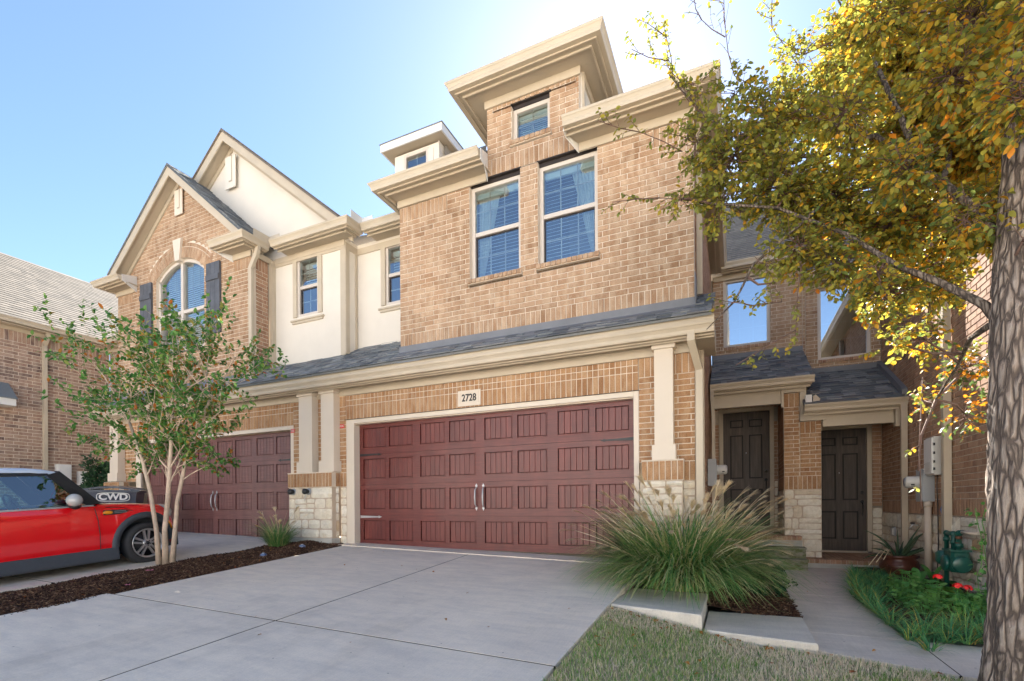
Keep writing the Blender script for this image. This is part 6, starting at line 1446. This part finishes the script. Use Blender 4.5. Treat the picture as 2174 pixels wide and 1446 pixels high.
# ------------------------------------------------------------------ ground cover (numpy, one object each)
def blades(name, n, xr_, yr_, zf, inside, h, w, mat, seed, lean=.5, rfun=None, parent=None, kind='stuff', label=None, cat=None):
    g = np.random.default_rng(seed); V = []; F = []; A_ = []; c = 0
    X = g.uniform(*xr_, n*3); Y = g.uniform(*yr_, n*3)
    for x, y in zip(X, Y):
        if c >= n: break
        if not inside(x, y): continue
        hh = h*g.uniform(.45, 1.25); az = g.uniform(0, 6.283); l = g.uniform(0, lean)*hh; ww = w*g.uniform(.6, 1.2); sx, sy = -math.sin(az)*ww, math.cos(az)*ww; dx, dy = math.cos(az)*l, math.sin(az)*l; z = zf(x, y)-.004; b = len(V)
        V += [(x-sx, y-sy, z), (x+sx, y+sy, z), (x-sx*.8+dx*.45, y-sy*.8+dy*.45, z+hh*.6), (x+sx*.8+dx*.45, y+sy*.8+dy*.45, z+hh*.6), (x+dx*1.2, y+dy*1.2, z+hh)]
        F += [(b, b+1, b+3, b+2), (b+2, b+3, b+4)]; k = rfun(x, y, g) if rfun else g.uniform(.01, .99); A_ += [k, k]; c += 1
    me = bpy.data.meshes.new(name); me.from_pydata(V, [], F); at = me.attributes.new('rnd', 'FLOAT', 'FACE'); at.data.foreach_set('value', A_)
    o = link(name, me, MT[mat], parent); o['kind'] = kind
    if label: o['label'] = label; o['category'] = cat
    return o
def n2(x, y, s_=1.0): return math.sin(x*3.1*s_+1.3*math.sin(y*2.3*s_))*.5+math.sin(y*4.7*s_+x*1.9*s_+.7)*.3+math.sin(x*9.3*s_-y*7.1*s_)*.25
def lawn_r(x, y, g):
    v = n2(x, y)+g.normal(0, .35)+(.55 if y > lawn_edge(x)-.35 else 0)
    return float(np.clip(g.uniform(.02, .4) if v > .25 else g.uniform(.45, .99), .01, .99))
blades('lawn_grass', 70000, (-1.1, 3.4), (1.7, 4.6), lawnz, lambda x, y: lawn_in(x, y+.0) and y > 1.2 and not (x > .5 and y > lawn_edge(x)-.01), .042, .0026, 'lawn', 3, 1.0, lawn_r)
def chips(name, n, xr_, yr_, zf, inside, seed, size=1.0):
    g = np.random.default_rng(seed); V = []; F = []; A_ = []; c = 0
    for x, y in zip(g.uniform(*xr_, n*4), g.uniform(*yr_, n*4)):
        if c >= n: break
        if not inside(x, y): continue
        L_ = g.uniform(.008, .032)*size; W_ = g.uniform(.0025, .007)*size; T_ = g.uniform(.0015, .004)*size; az = g.uniform(0, math.pi); ti = g.normal(0, .35); ca, sa = math.cos(az), math.sin(az); z = zf(x, y)+g.uniform(.002, .018); b = len(V)
        for sx in (-1, 1):
            for sy in (-1, 1):
                for sz in (-1, 1):
                    lx, ly, lz = sx*L_*(1 if sy > 0 else .8), sy*W_, sz*T_; V.append((x+lx*ca-ly*sa, y+lx*sa+ly*ca, z+lz+lx*ti))
        F += [(b+1, b+5, b+7, b+3), (b, b+1, b+3, b+2), (b+4, b+6, b+7, b+5), (b, b+4, b+5, b+1), (b+2, b+3, b+7, b+6)]; k = float(g.uniform(.01, .99)**1.3); A_ += [k]*5; c += 1
    me = bpy.data.meshes.new(name); me.from_pydata(V, [], F); at = me.attributes.new('rnd', 'FLOAT', 'FACE'); at.data.foreach_set('value', A_)
    o = link(name, me, MT['mulch']); o['kind'] = 'stuff'
chips('mulch_chips', 30000, (-7.46, -6.07), (1.6, 6.5), strip_z, lambda x, y: x < -6.10+.03*n2(x, y, 2) and x > -7.43+.04*n2(x, y, 3), 4)
chips('mulch_chips', 12000, (-.3, .60), (5.2, 8.9), lambda x, y: gbz(x, y)-.02, lambda x, y: x < .585+.02*n2(x, y, 4) and (y > 5.32), 5)
chips('mulch_chips', 6000, (1.3, 2.6), (5.05, 8.6), lambda x, y: bedz(x, y), lambda x, y: x > path_right(y)+.02, 6)
# strap-leaved border along the path
r = random.Random(51)
BORDER = MB()
def strap_tuft(label, c, seed, n=90, L_=.30, mat='liriope', yellow=0):
    q = random.Random(seed); b = BORDER
    for i in range(n):
        a0 = q.uniform(0, 6.283); rr = .05*math.sqrt(q.random()); p = (c[0]+rr*math.cos(a0), c[1]+rr*math.sin(a0), c[2])
        pts = arc_pts(p, a0+q.gauss(0, .5), q.uniform(.05, .75), L_*q.uniform(.6, 1.15), q.uniform(.6, 1.5), 6, q); k = q.random()*.9
        if q.random() < yellow: k = q.uniform(.9, .999)
        ribbon(b, [(x, y, max(z, c[2]+.006)) for x, y, z in pts], q.uniform(.002, .004), max(.01, k), twist=q.uniform(-.6, .6))
spots = []
for i in range(17):
    y = 9.0-i*.27; spots.append((path_right(y)+.0+r.uniform(-.03, .04), y))
for i in range(9): spots.append((1.40+i*.135, 5.03+r.uniform(-.03, .05)))
for i in range(5): spots.append((path_right(8.8-i*.27)+.30+r.uniform(-.05, .08), 8.8-i*.27))
for i in range(9): spots.append((1.50+i*.13, 5.28+r.uniform(-.05, .06)))
for i in range(9): spots.append((path_right(8.9-i*.27)+.15+r.uniform(-.03, .05), 8.9-i*.27))
for i in range(5): spots.append((1.75+i*.15, 5.6+r.uniform(-.05, .06)))
for i, (x, y) in enumerate(spots):
    yl = .35 if (1.35 < x < 1.9 and 5.2 < y < 5.8 and r.random() < .5) else .04
    strap_tuft('', (x, y, -.405), 100+i, 75, r.uniform(.20, .33), yellow=yl)
o = link('border_grass', BORDER.mesh('border_grass'), MT['liriope']); o['kind'] = 'stuff'; o['label'] = 'dark green grassy border spilling over the curved edge of the front path'
# round-leaved geraniums with red flower heads
GER = (MB(), MB())
def geranium(label, c, seed, R_=.16, n=36):
    q = random.Random(seed); b, s_ = GER
    for i in range(n):
        a = q.uniform(0, 6.283); rr = R_*math.sqrt(q.random()); h = (.08+.15*(1-(rr/R_)**2))*(.7+.6*((seed*37)%10)/10)+q.uniform(-.04, .04); p = Vector((c[0]+rr*math.cos(a), c[1]+rr*math.sin(a), c[2]+h)); s_.tube([(c[0]+rr*.3*math.cos(a), c[1]+rr*.3*math.sin(a), c[2]), tuple(p)], .0022, 4)
        nn = (Vector((0, 0, 1))+rvec(q)*.45).normalized(); x = nn.orthogonal().normalized(); y = nn.cross(x); rad = q.uniform(.022, .036); V = [p-nn*.006]
        for k in range(12): t = 6.283*k/12; V.append(p+(x*math.cos(t)+y*math.sin(t))*rad*(1+.13*math.cos(t*5)))
        b.add(V, [(0, 1+k, 1+(k+1) % 12) for k in range(12)], max(.01, q.random()*.98), True)
gs = [(1.66, 6.5), (1.85, 5.75), (1.78, 7.05), (2.15, 7.1), (2.35, 6.5), (1.95, 6.9), (2.1, 6.5), (1.85, 6.3), (2.25, 6.2), (2.05, 5.95), (2.3, 6.75), (1.75, 6.65), (2.2, 5.75), (1.78, 7.3), (1.95, 7.7), (2.4, 5.95), (1.68, 6.05)]
for i, (x, y) in enumerate(gs): geranium('round-leaved green geranium in the flower bed beside the path', (x, y, -.40), 200+i)
GER[0].add(GER[1].v, GER[1].f, .3); o = link('geranium_foliage', GER[0].mesh('geranium_foliage'), MT['geranium']); o['kind'] = 'stuff'; o['label'] = 'round green geranium leaves filling the flower bed'
def flower_head(label, c, seed):
    q = random.Random(seed); T_ = Thing('red_flower', label, 'flower', c); s_ = MB(); s_.tube([(c[0], c[1]+.01, c[2]-.22), c], .003, 5); T_.part('stem', s_, MT['geranium']); b = MB()
    for i in range(22):
        d = rvec(q); d.z = abs(d.z)*.8+.1; p = Vector(c)+d*.036; x = d.orthogonal().normalized(); y = d.cross(x)
        for k in range(5): t = 6.283*k/5+i; e = (x*math.cos(t)+y*math.sin(t)); f_ = e.cross(d)*.008; b.add([p, p+e*.009+f_, p+e*.02+d*.003, p+e*.009-f_], [(0, 1, 2, 3)], .5)
    T_.part('petals', b, MT['redpetal'], kind='stuff')
flower_head('upper left of the two big red geranium heads in the bed', (1.93, 6.52, -.07), 1); flower_head('lower left half of the paired red geranium heads in the bed', (2.03, 6.33, -.13), 2); flower_head('lower right half of the paired red geranium heads in the bed', (2.10, 6.31, -.145), 3)
def big_leaf_plant(name, label, cat, c, n, L_, W_, mat, seed, lean=(.5, 1.1)):
    q = random.Random(seed); T_ = Thing(name, label, cat, c)
    for i in range(n):
        a = 6.283*i/n+q.uniform(-.3, .3); th_ = q.uniform(*lean); l = L_*q.uniform(.75, 1.1); w = W_*q.uniform(.8, 1.1); b = MB(); V = []; k = 8; base_ = Vector(c); d = Vector((math.sin(th_)*math.cos(a), math.sin(th_)*math.sin(a), math.cos(th_))); p = base_; sd = Vector((-math.sin(a), math.cos(a), 0))
        for j_ in range(k+1):
            t = j_/k; d = (d+Vector((0, 0, -.16))).normalized(); up_ = sd.cross(d)*-1; ww = w*(.12 if t < .25 else math.sin(math.pi*min(1, (t-.2)/.8))**.7); V += [p-sd*ww+up_*ww*.3, p, p+sd*ww+up_*ww*.3]; p = p+d*l/k
        b.add(V, [(j_*3+e, j_*3+e+1, j_*3+e+4, j_*3+e+3) for j_ in range(k) for e in (0, 1)], q.uniform(.05, .95), True); T_.part('leaf', b, MT[mat])
big_leaf_plant('hosta', 'broad-leaved yellow-green plant behind the red flowers', 'leafy plant', (2.30, 6.95, -.40), 11, .36, .062, 'hosta', 1)
big_leaf_plant('hosta', 'broad-leaved yellow-green plant close to the tree trunk', 'leafy plant', (2.40, 6.35, -.40), 9, .34, .06, 'hosta', 4)
big_leaf_plant('leafy_plant', 'dark broad-leaved plant between the potted aloe and the gas meter', 'leafy plant', (2.18, 8.05, -.40), 14, .36, .055, 'geranium', 2, (.3, 1.0))
big_leaf_plant('leafy_plant', 'small dark green leafy plant at the foot of the pale conduit', 'leafy plant', (2.42, 8.35, -.40), 12, .32, .05, 'geranium', 3, (.2, .9))
# climbing shrub by the trunk
T = Thing('rose_bush', 'thin upright leafy stems against the pale stone beside the tree trunk', 'shrub', (2.45, 6.75, -.4)); q = random.Random(8); sm_ = MB(); Lv = []
for k in range(4):
    p = Vector((2.45+q.uniform(-.05, .05), 6.80+q.uniform(-.1, .1), -.4)); P_ = [p]
    for i in range(7): p = p+Vector((q.uniform(-.03, .02), q.uniform(-.06, .05), .15)); P_.append(p)
    sm_.tube(P_, .004, 5)
    for i in range(2, 8):
        for e in range(6): d = rvec(q); Lv.append((tuple(P_[i]+d*.05), d, Vector((0, 0, 1))+rvec(q)*.6, .055, .017, q.random(), .1))
T.part('stems', sm_, MT['geranium']); finish_leaves(T, Lv, 'geranium', 160)
# pot with aloe
T = Thing('flower_pot', 'wide brown glazed clay pot beside the right entry', 'flower pot', (2.30, 9.35, -.42)); m = MB(); m.lathe((2.30, 9.35, -.42), [(.14, 0), (.22, .05), (.255, .15), (.235, .24), (.20, .27), (.245, .30), (.25, .33), (.22, .33), (.20, .30), (.0, .29)], 32); T.part('pot_body', m, MT['terracotta'])
m = MB(); m.tube([(2.30+.26*math.cos(a), 9.35+.26*math.sin(a), -.22-.02*math.sin(a*2)) for a in [-2.4+.1*i for i in range(8)]], .012, 6); T.part('pot_handle', m, MT['terracotta'])
T = Thing('aloe_plant', 'spiky grey-green aloe growing in the brown pot', 'aloe', (2.30, 9.35, -.1)); q = random.Random(4)
for i in range(22):
    a = q.uniform(0, 6.283); th_ = q.uniform(.1, 1.3); L_ = q.uniform(.3, .62); b = MB(); P_ = arc_pts((2.30+.05*math.cos(a), 9.35+.05*math.sin(a), -.12), a, th_, L_, q.uniform(-.2, 1.2), 8, q); b.tube(P_, [.018, .02, .018, .016, .013, .010, .006, .0015], 6, a=q.uniform(.05, .95)); T.part('leaf', b, MT['aloe'])
b = MB()
for i in range(3): b.tube([(2.2, 9.25, -.1), (2.10-.08*i, 9.0-.12*i, .02), (1.98-.12*i, 8.8-.15*i, -.12-.03*i)], .005, 5, a=.5)
T.part('dry_stalk', b, MT['plume'])
# path lights, litter
for x, y, lab in ((-6.49, 5.19, 'blue-grey path light in the mulch nearer the camera'), (-6.5, 5.93, 'blue-grey path light in the mulch nearer the stone pier')):
    z = strip_z(x, y); T = Thing('path_light', lab, 'garden light', (x, y, z), 'small solar path lights'); m = MB(); m.lathe((x, y, z), [(.035, 0), (.05, .012), (.05, .035), (.03, .05), (.012, .055)], 16); T.part('lamp_head', m, MT['lamphead']); m = MB(); m.lathe((x, y, z+.05), [(.02, 0), (.016, .012)], 10); T.part('lamp_top', m, MT['silver'])
for (x, y, lab, s_) in ((-6.75, 3.75, 'crumpled pink petal on the mulch strip, the larger one', .04), (-6.32, 3.28, 'small pink scrap at the edge of the mulch strip', .025)):
    z = strip_z(x, y)+.02; m = MB(); q = random.Random(3)
    for i in range(5): a = i*1.25; m.add([(x, y, z+.01), (x+s_*math.cos(a), y+s_*math.sin(a), z+.012), (x+s_*1.2*math.cos(a+.6), y+s_*1.2*math.sin(a+.6), z+.02), (x+s_*math.cos(a+1.1), y+s_*math.sin(a+1.1), z+.01)], [(0, 1, 2, 3)])
    little('pink_petal', lab, 'petal', m, 'pink', (x, y, z))
r = random.Random(77)
fl = MB()
def fallen(x, y, z, s_, k): d = Vector((r.uniform(-1, 1), r.uniform(-1, 1), r.uniform(-.1, .2))); leaf_geo(fl, Vector((x, y, z+.008)), d, Vector((0, 0, 1))+rvec(r)*.3, s_, s_*.32, k, .5, .3)
for i in range(60): x, y = r.uniform(-1.0, 2.2), r.uniform(2.2, 4.4); (fallen(x, y, lawnz(x, y)+.02, r.uniform(.025, .05), r.uniform(.1, .95)) if lawn_in(x, y) else None)
for i in range(26): x = r.uniform(-1.06, .5); fallen(x, 4.47-.05*(x+1)+r.uniform(-.06, .0), lawnz(x, 4.4)+.015, r.uniform(.03, .055), r.uniform(.01, .5))
for i in range(14): x, y = r.uniform(-5.5, -1.3), r.uniform(2.6, 6.2); fallen(x, y, GZ(x, y)+.003, r.uniform(.02, .04), r.uniform(.01, .5))
for i in range(30): x, y = r.uniform(-7.4, -6.15), r.uniform(2.4, 6.2); fallen(x, y, strip_z(x, y)+.02, r.uniform(.03, .05), r.uniform(.2, .95))
for i in range(10): x, y = r.uniform(.65, 1.9), r.uniform(4.3, 8.5); fallen(x, y, -.42, r.uniform(.02, .04), r.uniform(.1, .8)) if x < 1.3 or y < 5 else None
o = link('fallen_leaves', fl.mesh('fallen_leaves'), MT['litter']); o['kind'] = 'stuff'
